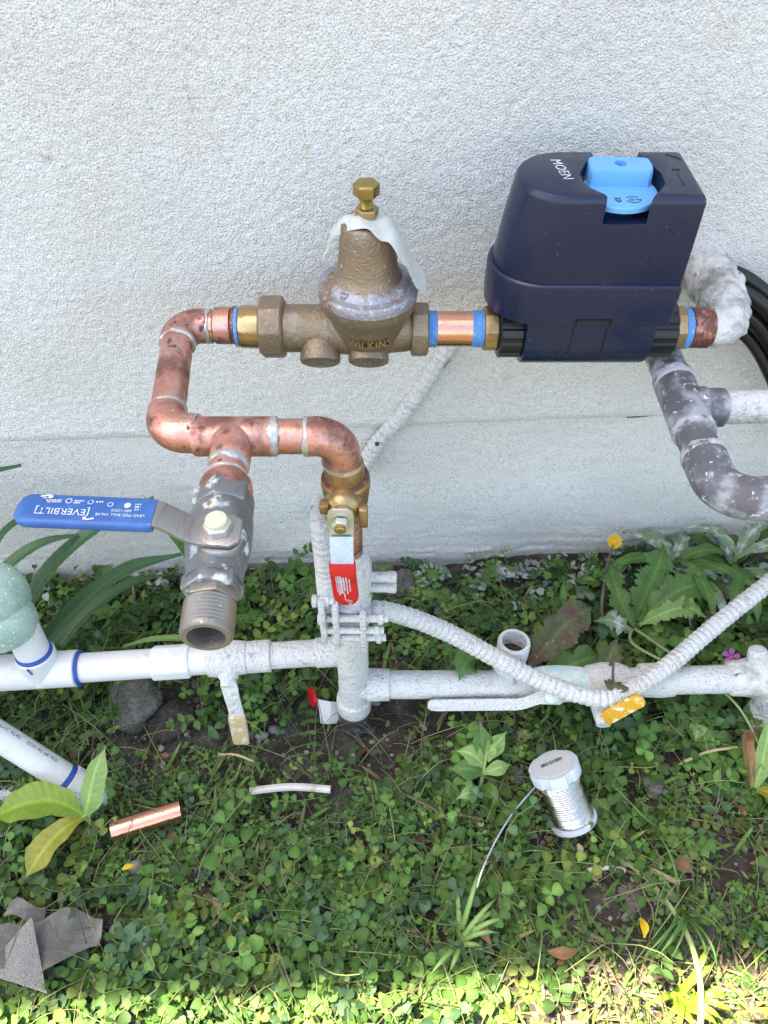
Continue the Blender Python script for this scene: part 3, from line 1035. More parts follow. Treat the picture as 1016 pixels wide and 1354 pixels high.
for yy in (.4905, .4600):
    m = MB(); m.lathe(V(xL, yy, Zs), V(0, 1, 0), [(-.0036, .0166), (-.003, .0188), (0, .0192), (.003, .0187), (.0036, .0166)], 32)
    for i, q in enumerate(m.v):
        m.v[i] = q + V(0, random.uniform(-.0008, .0008), 0)
    m.build('joint_ring', SPECKPIPE_PALE, sp)

# ================================================================== blue-handled ball valve
bv_ = thing('blue_ball_valve', 'scuffed nickel ball valve with long blue lever and open threaded end', 'valve', (-.113, .33, .47))
ax = V(.045, -1, 0).normalized()
o_ = V(-.1163, .378, ZT)
m = MB(); m.lathe(V(-.1166, .391, ZT), ax, [(0, .0150), (.002, .0158), (.006, .0190), (.018, .0205), (.020, .019)], 32); m.build('adapter', COPPER, bv_)
m = MB(); m.prism(V(-.1163, .3760, ZT), ax, .019, .0225, 6, ph=R(8), ch=.0018); m.build('inlet_hex', CHROME, bv_, bevel=.0008)
m = MB()
m.lathe(V(-.1155, .3580, ZT), ax, [(0, .0195), (.003, .0212), (.010, .0226), (.020, .0230), (.034, .0226), (.046, .0208), (.056, .0190), (.064, .0195)], 40)
m.build('body', CHROME, bv_)
m = MB(); m.prism(V(-.1130, .2985, ZT), ax, .0125, .0208, 6, ph=R(12), ch=.0015); m.build('outlet_hex', CHROME, bv_, bevel=.0007)
m = MB(); m.prism(V(-.1125, .2865, ZT), ax, .0080, .0178, 6, ph=R(40), ch=.0010); m.build('nipple_hex', THREAD, bv_, bevel=.0007)
m = MB()
pr_ = [(0, .0155)]
for k in range(8):
    pr_ += [(.0010 + k * .0028, .0158), (.0022 + k * .0028, .0172)]
pr_ += [(.0245, .0165), (.0255, .0152), (.0256, .0122), (.0210, .0116), (-.008, .0114)]
m.lathe(V(-.1122, .2788, ZT), ax, pr_, 40)
m.build('threaded_end', THREAD, bv_)
SX, SY = -.1085, .3195
m = MB(); m.lathe(V(SX, SY, .508), V(0, 0, 1), [(0, .017), (.005, .0165), (.0065, .0155), (.0072, .013)], 32); m.build('stem_hub', CHROME, bv_)
m = MB(); m.lathe(V(SX, SY, .518), V(0, 0, 1), [(0, .0125), (.0012, .013), (.0020, .013), (.0026, .0115)], 32); m.build('washer', LEVER, bv_)
m = MB(); m.prism(V(SX, SY, .5200), V(0, 0, 1), .0072, .0098, 6, ch=.001, ph=R(10)); m.build('stem_nut', STEEL, bv_, bevel=.0006)
m = MB(); m.lathe(V(SX, SY, .527), V(0, 0, 1), [(0, .0074), (.0035, .0074), (.0045, .0066), (.0048, .004)], 24)
m.build('stem_cap', pm('stem_cap_plastic', (0.60, 0.62, 0.46), .4), bv_)
# lever: flat strip, eye round the stem, rising to the sleeve
path = [(SX + .0145, .0), (SX + .008, .0), (SX - .012, .0), (SX - .020, .004), (SX - .034, .0195), (SX - .0385, .0225), (SX - .118, .0235)]
g = []
top = []
for i, (x, dz) in enumerate(path):
    hw = (.009, .0135, .0118, .0112, .0105, .0105, .0105)[i]
    yc = SY + (.0, 0, 0, -.001, -.003, -.004, -.004)[i] + max(0, (SX - .04 - x)) * .045
    g.append([V(x, yc - hw, .5168 + dz), V(x, yc + hw, .5168 + dz)])
m = MB(); m.sheet(g); lev = m.build('lever', LEVER, bv_, solid=-.0030, bevel=.0006)
# blue sleeve: rounded far end
x0, x1 = SX - .0365, SX - .1255
m = MB()
loops = []
N = 26
for i in range(N):
    s = i / (N - 1)
    x = x0 + (x1 - x0) * s
    e = max(0, (s - .90) / .10)
    hw = .0124 * math.sqrt(max(.02, 1 - e ** 2.2 * .80)) * (1 if i else .97)
    th = .0040 * math.sqrt(max(.05, 1 - e ** 2)) * (1 if i else .9)
    yc = SY - .004 + max(0, (SX - .04 - x)) * .045
    zc = .5388 + .0010 * s
    lp = []
    for k in range(24):
        t = 2 * math.pi * k / 24
        ct_, st_ = math.cos(t), math.sin(t)
        lp.append(V(x, yc + math.copysign(abs(ct_) ** .35, ct_) * hw, zc + math.copysign(abs(st_) ** .55, st_) * th))
    loops.append(lp)
m.loft(loops)
slv = m.build('handle_sleeve', SLEEVE, bv_, angle=50)


def on_sleeve(x_off, y_off):
    def f(X, Y_, Z_):
        # reads from the wall side: text runs to -x, tops towards the camera
        x = SX - x_off - X
        yc = SY - .004 + max(0, (SX - .04 - x)) * .045
        return V(x, yc + y_off - Y_, .5388 + .0010 * ((x0 - x) / (x0 - x1)) + .00395 + Z_ + .0003)
    return f


text_part('printed_name', '[EVERBILT]', .0074, on_sleeve(.094, -.0030), WHITEINK, slv, extrude=.0001, xscale=1.0)
text_part('printed_line', 'LEAD FREE BALL VALVE', .0030, on_sleeve(.057, -.0042), WHITEINK, slv, extrude=.0001)
text_part('printed_line', '600 WOG', .0030, on_sleeve(.057, -.0005), WHITEINK, slv, extrude=.0001)
m = MB()
for (xo, yo, r_) in ((.054, .0040, .0021), (.065, .0042, .0019), (.078, .0055, .0019), (.092, .0058, .0022)):
    c = on_sleeve(xo, yo)(0, 0, 0)
    if r_ == .0021:
        m.lathe(c, V(0, 0, 1), [(-.0002, r_), (.0001, r_)], 20)
    else:
        n = 20
        a = m.ring(c, right, V(0, 1, 0), r_, n); b = m.ring(c, right, V(0, 1, 0), r_ * .72, n); m.bridge(a, b, n)
for (xo, yo, L_) in ((.085, .0062, .006), (.101, .0060, .010), (.101, .0045, .008), (.086, .0045, .004), (.106, .0078, .006), (.072, .0060, .004), (.047, .0052, .004), (.047, .0030, .004), (.047, .0008, .003)):
    c = on_sleeve(xo, yo)(0, 0, 0)
    k = 0
    x = -L_ / 2
    while x < L_ / 2:
        w_ = random.uniform(.0004, .0011)
        m.box(c + V(x, 0, 0), (w_, .0011, .0002))
        x += w_ + .0004
for q in ((.0750, -.0085, .005, .0012), (.0785, -.0080, .0022, .0022), (.108, .0095, .006, .0012), (.1045, .0088, .003, .0020)):
    m.box(on_sleeve(q[0], q[1])(0, 0, 0), (q[2], q[3], .0002), Matrix.Rotation(R(12), 3, 'Z'))
m.build('printed_mark', WHITEINK, slv, smooth=False)

# ================================================================== red-handled valve on the riser
RX, RY = -.0320, .4365
rv = thing('red_ball_valve', 'brass ball valve on the riser with hanging red lever', 'valve', (RX, RY, .40))
dn = V(0, 0, -1)
m = MB(); m.lathe(V(RX - .0005, RY, .4672), dn, [(0, .0148), (.001, .0158), (.0035, .0164), (.018, .0166), (.019, .015)], 32); m.build('socket', BRASS_DULL, rv)
m = MB(); m.lathe(V(RX, RY, .4510), dn, [(0, .0160), (.0008, .0188), (.0030, .0205), (.008, .0208), (.012, .0204), (.024, .0192), (.034, .0180), (.044, .0165), (.048, .0150)], 40)
m.build('body', BRASS_DULL, rv)
m = MB(); m.lathe(V(RX, RY, .4515), dn, [(0, .0165), (.0008, .0195), (.0022, .0199), (.003, .0185)], 40); m.build('tarnish_band', FLUX, rv)
m = MB()
m.lathe(V(RX - .0015, RY - .012, .4370), V(0, -1, 0), [(0, .0150), (.010, .0150), (.014, .0142), (.018, .0105), (.022, .0100)], 32)
m.build('bonnet', BRASS_DULL, rv)
for dx, s in ((-.0165, 1), (.0150, 1)):
    m = MB(); m.box((RX + dx, RY - .026, .430 if dx > 0 else .441), (.0075, .010, .022 if dx > 0 else .010)); m.build('stop_lug', BRASS_DULL, rv, bevel=.0016)
LX, LY = RX - .0028, RY - .0400
m = MB()
lv_ = [(.4530, 0, .0060), (.4500, 0, .0095), (.4440, 0, .0108), (.4330, 0, .0106), (.4250, -.0005, .0100), (.4160, -.0060, .0098), (.4000, -.0095, .0098), (.3700, -.0120, .0100)]
g = [[V(LX - hw, LY + dy, z), V(LX + hw, LY + dy, z)] for z, dy, hw in lv_]
m.sheet(g); rl = m.build('lever', STEEL, rv, solid=.0022, bevel=.0005)
m = MB(); g = [[V(LX - hw * .98, LY + dy - .0026, z), V(LX + hw * .98, LY + dy - .0026, z)] for z, dy, hw in ((.4240, -.0012, .0099), (.4160, -.0060, .0097), (.4000, -.0095, .0097), (.3930, -.0100, .0097))]
m.sheet(g); m.build('sticker', STICKER, rv, solid=.0003)
m = MB(); m.prism(V(LX, LY - .001, .4385), V(0, -1, 0), .0062, .0076, 6, ch=.0008, ph=R(20)); m.build('lever_nut', STEEL, rv, bevel=.0005)
m = MB(); m.lathe(V(LX, LY - .006, .4385), V(0, -1, 0), [(0, .0046), (.004, .0044), (.0048, .0034)], 18); m.build('stem', BOLT, rv)
# red sleeve
m = MB()
loops = []
zA, zB = .3985, .3440
for i in range(22):
    s = i / 21
    z = zA + (zB - zA) * s
    e = max(0, (s - .72) / .28)
    hw = .0112 * math.sqrt(max(.03, 1 - e ** 2.4 * .85)) * (.97 if i == 0 else 1)
    th = .0034 * (1 - .45 * e ** 2)
    yc = LY - .0108 - .0035 * s - .0025 * math.sin(min(1, s * 2.5) * math.pi)
    xc = LX + .0010 * s + .0014 * s * s
    lp = []
    for k in range(20):
        t = 2 * math.pi * k / 20
        ct_, st_ = math.cos(t), math.sin(t)
        lp.append(V(xc + math.copysign(abs(ct_) ** .4, ct_) * hw, yc + math.copysign(abs(st_) ** .6, st_) * th, z))
    loops.append(lp)
m.loft(loops); rs_ = m.build('handle_sleeve', REDV, rv, angle=50)
m = MB()


def red_xy(a, s):
    z = zA + (zB - zA) * s
    yc = LY - .0108 - .0035 * s - .0025 * math.sin(min(1, s * 2.5) * math.pi) - .0036
    return V(LX + .0010 * s + .0014 * s * s + a, yc, z)


for a, s0, s1, wd in ((-.0062, .20, .62, .0007), (-.0046, .18, .70, .0013), (-.0024, .20, .66, .0022), (.0000, .22, .60, .0016), (.0024, .22, .66, .0012), (.0048, .26, .60, .0009), (-.0005, .64, .80, .0010)):
    s = s0
    while s < s1:
        d = random.uniform(.012, .028)
        m.box(red_xy(a, s + d / 2), (wd, .0004, d * .0465))
        s += d + .010
for (a, s) in ((.0015, .84), (.0038, .86), (.0030, .93)):
    n = 14
    c = red_xy(a, s)
    q = m.ring(c, right, V(0, 0, 1), .0016, n); q2 = m.ring(c, right, V(0, 0, 1), .0010, n); m.bridge(q, q2, n)
m.build('printed_mark', WHITEINK, rs_, smooth=False)

# ================================================================== white riser
rs = thing('white_riser_pipe', 'white painted vertical pipe rising from the soil under the red valve', 'pipe', (-.0355, .4365, 0))
m = MB(); m.tube([V(RX + .001, RY, .405), V(RX, RY, .330)], .0120, 28); m.build('copper_stub', COPPER, rs)
m = MB(); m.lathe(V(RX - .0005, RY, .3500), dn, [(0, .0135), (.001, .0150), (.006, .0156), (.010, .0160)], 28); m.build('collar', WPAINT, rs)
m = MB()
m.lathe(V(-.0325, RY, .3425), dn, [(0, .0150), (.004, .0185), (.012, .0205), (.030, .0210), (.048, .0200), (.058, .0178), (.066, .0165)], 36)
for i, q in enumerate(m.v):
    m.v[i] = q + V(random.uniform(-1, 1), random.uniform(-1, 1), random.uniform(-1, 1)) * .0003
m.build('sleeve', WPAINT, rs)
m = MB()
pts = resample([V(-.0325, RY, .29), V(-.0350, RY, .16), V(-.0365, RY, .05), V(-.0370, RY, .030)], .006)
m.tube(pts, [.0175 + random.uniform(-.0003, .0003) for _ in pts], 32); m.build('pipe', WPAINT, rs)
m = MB(); m.lathe(V(-.0366, RY, .0680), dn, [(0, .0175), (.001, .0205), (.010, .0212), (.024, .0210), (.028, .0190)], 32)
m.build('base_coupling', WPAINT, rs)
m = MB(); m.lathe(V(-.0370, RY, .0420), dn, [(0, .0165), (.002, .0205), (.020, .0205), (.06, .0205)], 28); m.build('ground_sleeve', RUST, rs)

# ================================================================== grounding clamp
gc = thing('grounding_clamp', 'white painted bolted grounding clamp around the riser', 'clamp', (-.0345, .4365, .25))
cz = .268
for zc in (.278, .246):
    m = MB(); m.lathe(V(-.0340, RY, zc + .004), dn, [(0, .0178), (.0005, .0215), (.0075, .0215), (.008, .0178)], 28)
    m.build('band', WPAINT, gc)
for z, y, x0, x1 in ((.3020, .414, -.066, -.048), (.2760, .411, -.062, .004), (.2600, .408, -.058, .0), (.2450, .409, -.050, .002)):
    m = MB()
    m.lathe(V(x0, y, z), right, [(0, .0038), (x1 - x0, .0040)], 14)
    m.lathe(V(x0 - .003, y, z), right, [(0, .0045), (.0008, .0062), (.0045, .0062), (.005, .0045)], 6)
    m.lathe(V(x1 - .010, y, z), right, [(0, .0046), (.0008, .0060), (.005, .0060), (.0055, .0046)], 6)
    m.build('bolt', WPAINT, gc)
for x, z0, z1 in ((-.0595, .2400, .3080), (-.0470, .2300, .3020), (-.0205, .2250, .2860)):
    m = MB(); m.box((x, .4095, (z0 + z1) / 2), (.0062, .0120, z1 - z0)); m.build('jaw', WPAINT, gc, bevel=.0018)
for z in (.305, .288):
    m = MB(); m.lathe(V(-.015, .440, z), right, [(0, .0052), (.018, .0052), (.0205, .0060), (.026, .0060), (.0275, .0045)], 14); m.build('rear_bolt', WPAINT, gc)


# ================================================================== armoured ground cables
def armored(path, r, pitch, step=.0013, wob=.00025):
    pts = resample(spline(path, 12), step)
    rr = []
    for i in range(len(pts)):
        ph = (i * step / pitch) % 1.0
        rr.append(r * (1.06 - .20 * abs(2 * ph - 1) ** 3) + random.uniform(-wob, wob))
    return pts, rr


cabw = thing('wall_ground_cable', 'white painted ribbed armoured cable slanting down the wall behind the red valve', 'cable', (.0, .677, .27))


def wl(x, z, off):
    return V(x, wall_y(x) - off, z)


path = [wl(.105, .455, -.004), wl(.085, .418, .001), wl(.0685, .388, .006), wl(.0285, .313, .011), wl(-.0103, .254, .010), wl(-.0269, .2156, .012)]
pts, rr = armored(path, .0098, .0088)
m = MB(); m.tube(pts, rr, 16); m.build('armour', WPAINT, cabw)
path = [V(-.027, .664, .2156), V(-.040, .62, .22), V(-.055, .55, .29), V(-.058, .48, .37), V(-.0560, .437, .392), V(-.0552, .428, .378), V(-.0548, .425, .340), V(-.0555, .424, .285), V(-.0555, .4235, .272)]
pts, rr = armored(path, .0090, .0080)
m = MB(); m.tube(pts, rr, 16); m.build('armour', WPAINT, cabw)
m = MB(); m.lathe(wl(-.0085, .2655, .019), V(0, -1, 0), [(0, .0028), (.0022, .0024)], 12); m.build('nail', RUST, cabw)

cabr = thing('arched_ground_cable', 'white painted ribbed armoured cable arching right from the clamp over the lower pipe', 'cable', (-.01, .43, .25))


def on_h(pts):
    return [V(*p) for p in pts]


path = on_h([(-.020, .437, .252), (.000, .438, .250), (.035, .441, .228), (.075, .440, .200), (.120, .430, .172), (.165, .418, .148), (.210, .407, .134),
             (.247, .402, .130), (.283, .414, .134), (.325, .440, .136), (.385, .484, .146), (.455, .532, .160), (.56, .600, .185)])
pts, rr = armored(path, .0098, .0076)
m = MB(); m.tube(pts, rr, 16); m.build('armour', WPAINT, cabr)

# ================================================================== left irrigation pipe run
lp_ = thing('left_irrigation_pipe', 'white PVC pipe run from the left edge to the riser with blue primer rings', 'pipe', (-.2, .44, .15))
pl = lambda x: V(x, .4500 + (x + .05) * .0735, .15)
ld = (pl(0) - pl(-1)).normalized()
m = MB(); m.tube([pl(-.62), pl(-.17)], .0165, 28); m.build('pipe', PVC, lp_)
m = MB(); m.lathe(pl(-.56), ld, [(0, .0195), (.2175, .0205), (.219, .019)], 32)
m.lathe(pl(-.3800) , V(-.05, .15, 1).normalized(), [(-.005, .0205), (.028, .0212), (.030, .0195)], 32)
m.build('tee', PVC, lp_)
for x, r_ in ((-.3395, .0202),):
    m = MB(); m.lathe(pl(x), ld, [(-.0016, .017), (-.0012, r_ * 1.01), (.0014, r_ * .96), (.0018, .016)], 32); m.build('primer_ring', PRIMER, lp_)
m = MB(); m.lathe(pl(-.3800) + V(-.0015, .0045, .03), V(-.05, .15, 1), [(-.0008, .0196), (.0010, .0199), (.0030, .0186)], 32); m.build('primer_ring', PRIMER, lp_)
m = MB(); m.lathe(pl(-.2600), ld, [(0, .0170), (.001, .0200), (.042, .0200), (.043, .0172)], 8, ph=R(22)); m.build('union', PVC_PAINTED, lp_, bevel=.002)
m = MB(); m.tube([pl(-.22), pl(-.19)], .0160, 24); m.build('pipe', PVC_PAINTED, lp_)
m = MB(); m.lathe(pl(-.1995), ld, [(0, .0160), (.002, .0192), (.010, .0205), (.022, .0215), (.034, .0200), (.044, .0185), (.046, .0165)], 28); m.build('valve_body', WPAINT, lp_)
m = MB(); m.lathe(pl(-.1545), ld, [(0, .0160), (.001, .0182), (.026, .0182), (.027, .0165)], 28); m.build('coupling', WPAINT, lp_)
m = MB(); m.tube([pl(-.13), pl(-.04)], .0152, 28); m.build('painted_pipe', WPAINT, lp_)
m = MB(); m.lathe(pl(-.0780), ld, [(0, .0155), (.001, .0170), (.032, .0172)], 28); m.build('coupling', WPAINT, lp_)
# small valve lever hanging towards the front
vx = pl(-.178)
m = MB(); m.lathe(vx + V(.004, -.012, -.002), V(.02, -1, -.25).normalized(), [(0, .0120), (.010, .0115), (.013, .0085), (.021, .0075)], 20); m.build('valve_stem', WPAINT, lp_)
m = MB()
g = []
for (dy, dz, hw) in ((-.030, .000, .0080), (-.034, -.008, .0092), (-.038, -.022, .0086), (-.041, -.040, .0084), (-.045, -.060, .0086), (-.055, -.083, .0086)):
    g.append([vx + V(.0065 - hw + (dz * -.06), dy, dz), vx + V(.0065 + hw + (dz * -.06), dy, dz)])
m.sheet(g); m.build('valve_lever', WPAINT, lp_, solid=.003, bevel=.0006)
m = MB()
loops = []
for (dy, dz, hw, th) in ((-.0440, -.052, .0098, .0034), (-.0475, -.062, .0102, .0036), (-.0525, -.075, .0100, .0036), (-.0580, -.088, .0096, .0034), (-.0595, -.0905, .0085, .0022)):
    c = vx + V(.0065 - dz * .06, dy, dz)
    nrm = V(0, -.93, -.36)
    loops.append([c + V(-hw, 0, 0) + nrm * -th, c + V(hw, 0, 0) + nrm * -th, c + V(hw, 0, 0) + nrm * th, c + V(-hw, 0, 0) + nrm * th])
m.loft(loops); m.build('lever_tip', TANL, lp_, bevel=.0015)

# vacuum-breaker valve with green cap standing on the tee, left edge
gv = thing('green_irrigation_valve', 'dusty green lobed irrigation valve cap standing on the white PVC stub', 'valve', (-.385, .43, .17))
m = MB(); m.tube([V(-.3815, .4285, .170), V(-.388, .444, .232)], .0178, 28); m.build('stub', PVC, gv)
for (c, r_, h_) in ((V(-.416, .458, .236), .040, .030), (V(-.402, .440, .220), .034, .024), (V(-.452, .448, .240), .038, .03)):
    m = MB(); m.lathe(c, V(-.05, .15, 1).normalized(), [(-.012, r_ * .80), (-.008, r_ * .96), (0, r_), (h_ * .4, r_), (h_ * .75, r_ * .93), (h_ * .93, r_ * .78), (h_, r_ * .55), (h_ * 1.02, r_ * .1)], 28)
    m.build('cap_lobe', GREENP, gv)
m = MB(); m.box((-.437, .462, .262), (.012, .05, .012), Matrix.Rotation(R(20), 3, 'Z')); m.build('cap_rib', GREENP, gv, bevel=.003)
m = MB()
c0 = V(-.3800, .4075, .178)
m.box(c0, (.0016, .0012, .011), Matrix.Rotation(R(-8), 3, 'Y')); m.build('primer_mark', PRIMER, gv, smooth=False)

# slanting PVC pipe at the lower left
pv = thing('slanted_pvc_pipe', 'slanted white PVC pipe with grey print entering the soil beside the broad-leaved seedling', 'pipe', (-.355, .34, 0))
pb, pt = V(-.3460, .3400, .018), V(-.4720, .3850, .150)
pd = (pb - pt).normalized()
m = MB(); m.tube([pt, pb + pd * .02], .0156, 32); m.build('pipe', PVC, pv)
m = MB(); m.lathe(pb - pd * .034, pd, [(-.002, .0156), (0, .0164), (.0035, .0164), (.005, .0156)], 32); m.build('primer_ring', PRIMER, pv)
m = MB(); m.lathe(pb - pd * .029, pd, [(0, .0156), (.001, .0185), (.05, .0185)], 32); m.build('ground_coupling', PVC, pv)
m = MB(); m.lathe(pt + pd * .040, -pd, [(0, .0156), (.002, .0205), (.012, .0220), (.026, .0215), (.034, .024), (.07, .024)], 24); m.build('collar', WPAINT, pv)
a, u, v = frame(pd, V(.3, -.5, .9))


def on_pvc(t0, a0):
    def f(X, Y_, Z_):
        ang = a0 + Y_ / .0156
        r_ = .0156 + .0001 + Z_
        return pt + pd * (t0 + X) + u * math.cos(ang) * r_ + v * math.sin(ang) * r_
    return f


for t0, tx in ((.066, '1" PVC 4740'), (.112, 'SCH 40 PR 450')):
    text_part('pipe_print', tx, .0065, on_pvc(t0, -.85), GREYINK, pv, extrude=.00008)
# green cap behind the frame edge
m = MB(); m.lathe(pt + pd * .012, -pd, [(0, .022), (.006, .032), (.03, .034), (.045, .028)], 24); m.build('green_cap', GREENP, pv)
gp = MB(); gp.tube([V(-.60, .350, .012), V(-.372, .336, .010)], .0115, 24)
single(gp, 'ground_pvc_pipe', WPAINT, 'white pipe half buried in weeds behind the broad-leaved seedling at left edge', 'pipe', (-.45, .337, .0))

# ================================================================== right lower pipe run
rp = thing('right_irrigation_pipe', 'white painted pipe low over the weeds from the riser to the right edge', 'pipe', (.1, .436, .1))
m = MB()
pts = resample([V(-.03, .4360, .098), V(.16, .4365, .098), V(.24, .4370, .1), V(.48, .445, .1)], .01)
m.tube(pts, [.0165 + random.uniform(-.0003, .0003) for _ in pts], 28); m.build('pipe', WPAINT, rp)
m = MB(); m.lathe(V(-.02, .436, .098), right, [(0, .0195), (.026, .0185), (.027, .0165)], 28); m.build('socket', WPAINT, rp)
m = MB(); m.lathe(V(.175, .437, .099), right, [(0, .0165), (.003, .0190), (.012, .0205), (.030, .0215), (.050, .0205), (.062, .0185), (.066, .0165)], 28); m.build('valve_body', TURQ, rp)
m = MB(); m.lathe(V(.190, .424, .108), V(0, -.75, .66).normalized(), [(0, .0125), (.012, .0120), (.014, .0085), (.020, .008)], 18); m.build('valve_stem', TURQ, rp)
m = MB()
g = []
for (x, y, z, hw) in ((.206, .4125, .1175, .0075), (.200, .4105, .119, .0110), (.186, .4105, .119, .0105), (.178, .4100, .1165, .0085), (.160, .4085, .104, .0072), (.152, .4085, .1015, .0072), (.060, .4090, .0985, .0072), (.054, .4090, .0985, .0062), (.0505, .4090, .0985, .0035)):
    g.append([V(x, y - hw * .62, z - hw * .78), V(x, y + hw * .62, z + hw * .78)])
m.sheet(g); m.build('valve_lever', WPAINT, rp, solid=.0034, bevel=.0009)
# open stub standing on the pipe
m = MB()
o0, oa = V(.147, .451, .098), V(.02, .12, 1).normalized()
m.lathe(o0, oa, [(0, .0185), (.020, .0185), (.032, .0175), (.036, .0182), (.058, .0188), (.0605, .0180), (.0610, .0142), (.045, .0140), (.020, .0138)], 32)
m.build('open_stub', WPAINT, rp)
m = MB(); m.lathe(o0, oa, [(.030, .0136), (.040, .0136)], 20); m.build('stub_dirt', SOIL, rp)
m = MB(); m.lathe(V(.300, .441, .1), right, [(0, .0165), (.002, .0195), (.025, .0205), (.040, .019), (.042, .0165)], 24); m.build('coupling', WPAINT, rp)
m = MB(); m.lathe(V(.236, .4380, .100), right, [(0, .0165), (.003, .0200), (.02, .0235), (.038, .0235), (.05, .0195), (.052, .0165)], 24); m.build('coupling', WPAINT, rp)
m = MB()
loops = []
ha, hb = V(.2770, .3860, .1600), V(.2470, .3870, .1080)
hd = (hb - ha).normalized()
hs = V(.5, -.55, -.35); hs = (hs - hd * hs.dot(hd)).normalized()
hn = hd.cross(hs)
for s, wd, th in ((0, .004, .0022), (.06, .0078, .0036), (.2, .0080, .0035), (.8, .0084, .0035), (.95, .0080, .0030), (1, .0062, .002)):
    c = ha.lerp(hb, s) + V(0, 0, .004 * math.sin(s * 3))
    loops.append([c + hs * wd - hn * th, c + hs * wd + hn * th, c - hs * wd + hn * th, c - hs * wd - hn * th])
m.loft(loops); m.build('yellow_lever', YELLOWL, rp, bevel=.0016)
m = MB(); m.lathe(V(.252, .425, .098), V(-.05, -.95, -.12).normalized(), [(0, .014), (.018, .012), (.030, .0095), (.038, .008)], 16); m.build('valve_stem', WPAINT, rp)

# spigot body at the right edge
sg = thing('painted_spigot', 'white flecked dark metal spigot joined to the low pipe at right edge', 'spigot', (.46, .45, .08))
m = MB(); m.lathe(V(.405, .443, .100), V(1, .06, 0).normalized(), [(0, .0165), (.004, .0205), (.020, .0220), (.034, .0250), (.040, .0300), (.050, .0300), (.056, .026), (.12, .026)], 32)
m.build('body', LUMPY, sg)
m = MB(); m.lathe(V(.438, .456, .118), V(-.2, .3, 1).normalized(), [(-.01, .010), (.010, .0115), (.016, .0105), (.019, .007)], 20); m.build('knuckle', WPAINT, sg)
m = MB(); m.tube(resample(spline([V(.475, .452, .11), V(.505, .452, .135), (V(.56, .46, .15))], 6), .006), .022, 24); m.build('outlet', SPECKPIPE, sg)
m = MB(); m.tube([V(.478, .446, .09), V(.470, .440, .055), V(.468, .436, .0)], [.018, .016, .016], 24); m.build('leg', LUMPY, sg)

# ================================================================== solder spool
spo = thing('solder_spool', 'pale spool of silver solder wire standing tilted in the weeds', 'spool', (.2165, .306, .0))
sa = V(-.36, .55, .755).normalized()
s0 = V(.2165, .3060, .020)
Ls = .076
m = MB(); m.lathe(s0, sa, [(0, .026), (.0008, .0275), (.0042, .0275), (.005, .026), (.0055, .016)], 48); m.build('bottom_flange', SPOOLP, spo)
m = MB(); m.lathe(s0, sa, [(.004, .0165), (Ls - .008, .0165)], 24); m.build('core', SPOOLP, spo)
# top flange with scallops
a, u, v = frame(sa)
n = 96
loops = []
for t, r_ in ((Ls - .014, .0255), (Ls - .0132, .0285), (Ls - .002, .0290), (Ls, .0280), (Ls + .0004, .0262)):
    lp = []
    for k in range(n):
        th = 2 * math.pi * k / n
        notch = .0026 if (k % 16) in (0, 1, 2, 15, 14) and r_ > .0275 else 0
        lp.append(s0 + a * t + (u * math.cos(th) + v * math.sin(th)) * (r_ - notch))
    loops.append(lp)
m = MB(); m.loft(loops); m.build('top_flange', SPOOLP, spo, angle=30)
m = MB(); m.lathe(s0, sa, [(Ls + .0002, .0225), (Ls + .0009, .0223)], 40); lab = m.build('label', SPOOLLABEL, spo)
# barcode bars
m = MB()
bx_ = (V(1, .12, 0) - a * V(1, .12, 0).dot(a)).normalized()
by_ = a.cross(bx_)
x = -.0125
while x < .0125:
    wd = random.choice((.0004, .0006, .0010))
    c = s0 + a * (Ls + .0011) + bx_ * x + by_ * .004
    mt = Matrix((bx_, by_, a)).transposed()
    m.box(c, (wd, .0062, .0002), mt)
    x += wd + random.choice((.0004, .0006, .0009))
m.build('barcode', DARKINK, lab, smooth=False)
# the wound wire: one helix, tapering waist
m = MB()
pts, turns = [], 21
for k in range(turns * 22 + 1):
    f = k / (turns * 22)
    th = 2 * math.pi * turns * f
    r_ = .0232 - .0022 * math.sin(f * math.pi) + .0005 * math.sin(f * 23)
    pts.append(s0 + a * (.0062 + f * (Ls - .0215)) + (u * math.cos(th) + v * math.sin(th)) * r_)
m.tube(pts, .00155, 8); m.build('solder_coil', TINWIRE, spo)
m = MB()
m.tube(resample(spline([V(.1840, .345, .052), V(.165, .326, .056), V(.140, .300, .056), V(.118, .270, .052), (V(.104, .245, .048)), V(.0985, .232, .036)], 8), .006), .0012, 8); m.build('loose_wire', TINWIRE, spo)

# copper offcut
ca, cb_ = V(-.3015, .2895, .037), V(-.2280, .3125, .039)
cd = (cb_ - ca).normalized()
m = MB(); m.lathe(ca, cd, [(0, .0098), (.0004, .0110), ((cb_ - ca).length - .0004, .0110), ((cb_ - ca).length, .0102), ((cb_ - ca).length, .0096), (.03, .0096)], 32, caps=(True, False))
single(m, 'copper_offcut', COPPER_CLEAN, 'short clean copper pipe offcut lying in the weeds beside the broad-leaved seedling', 'pipe', (-.265, .301, .026))

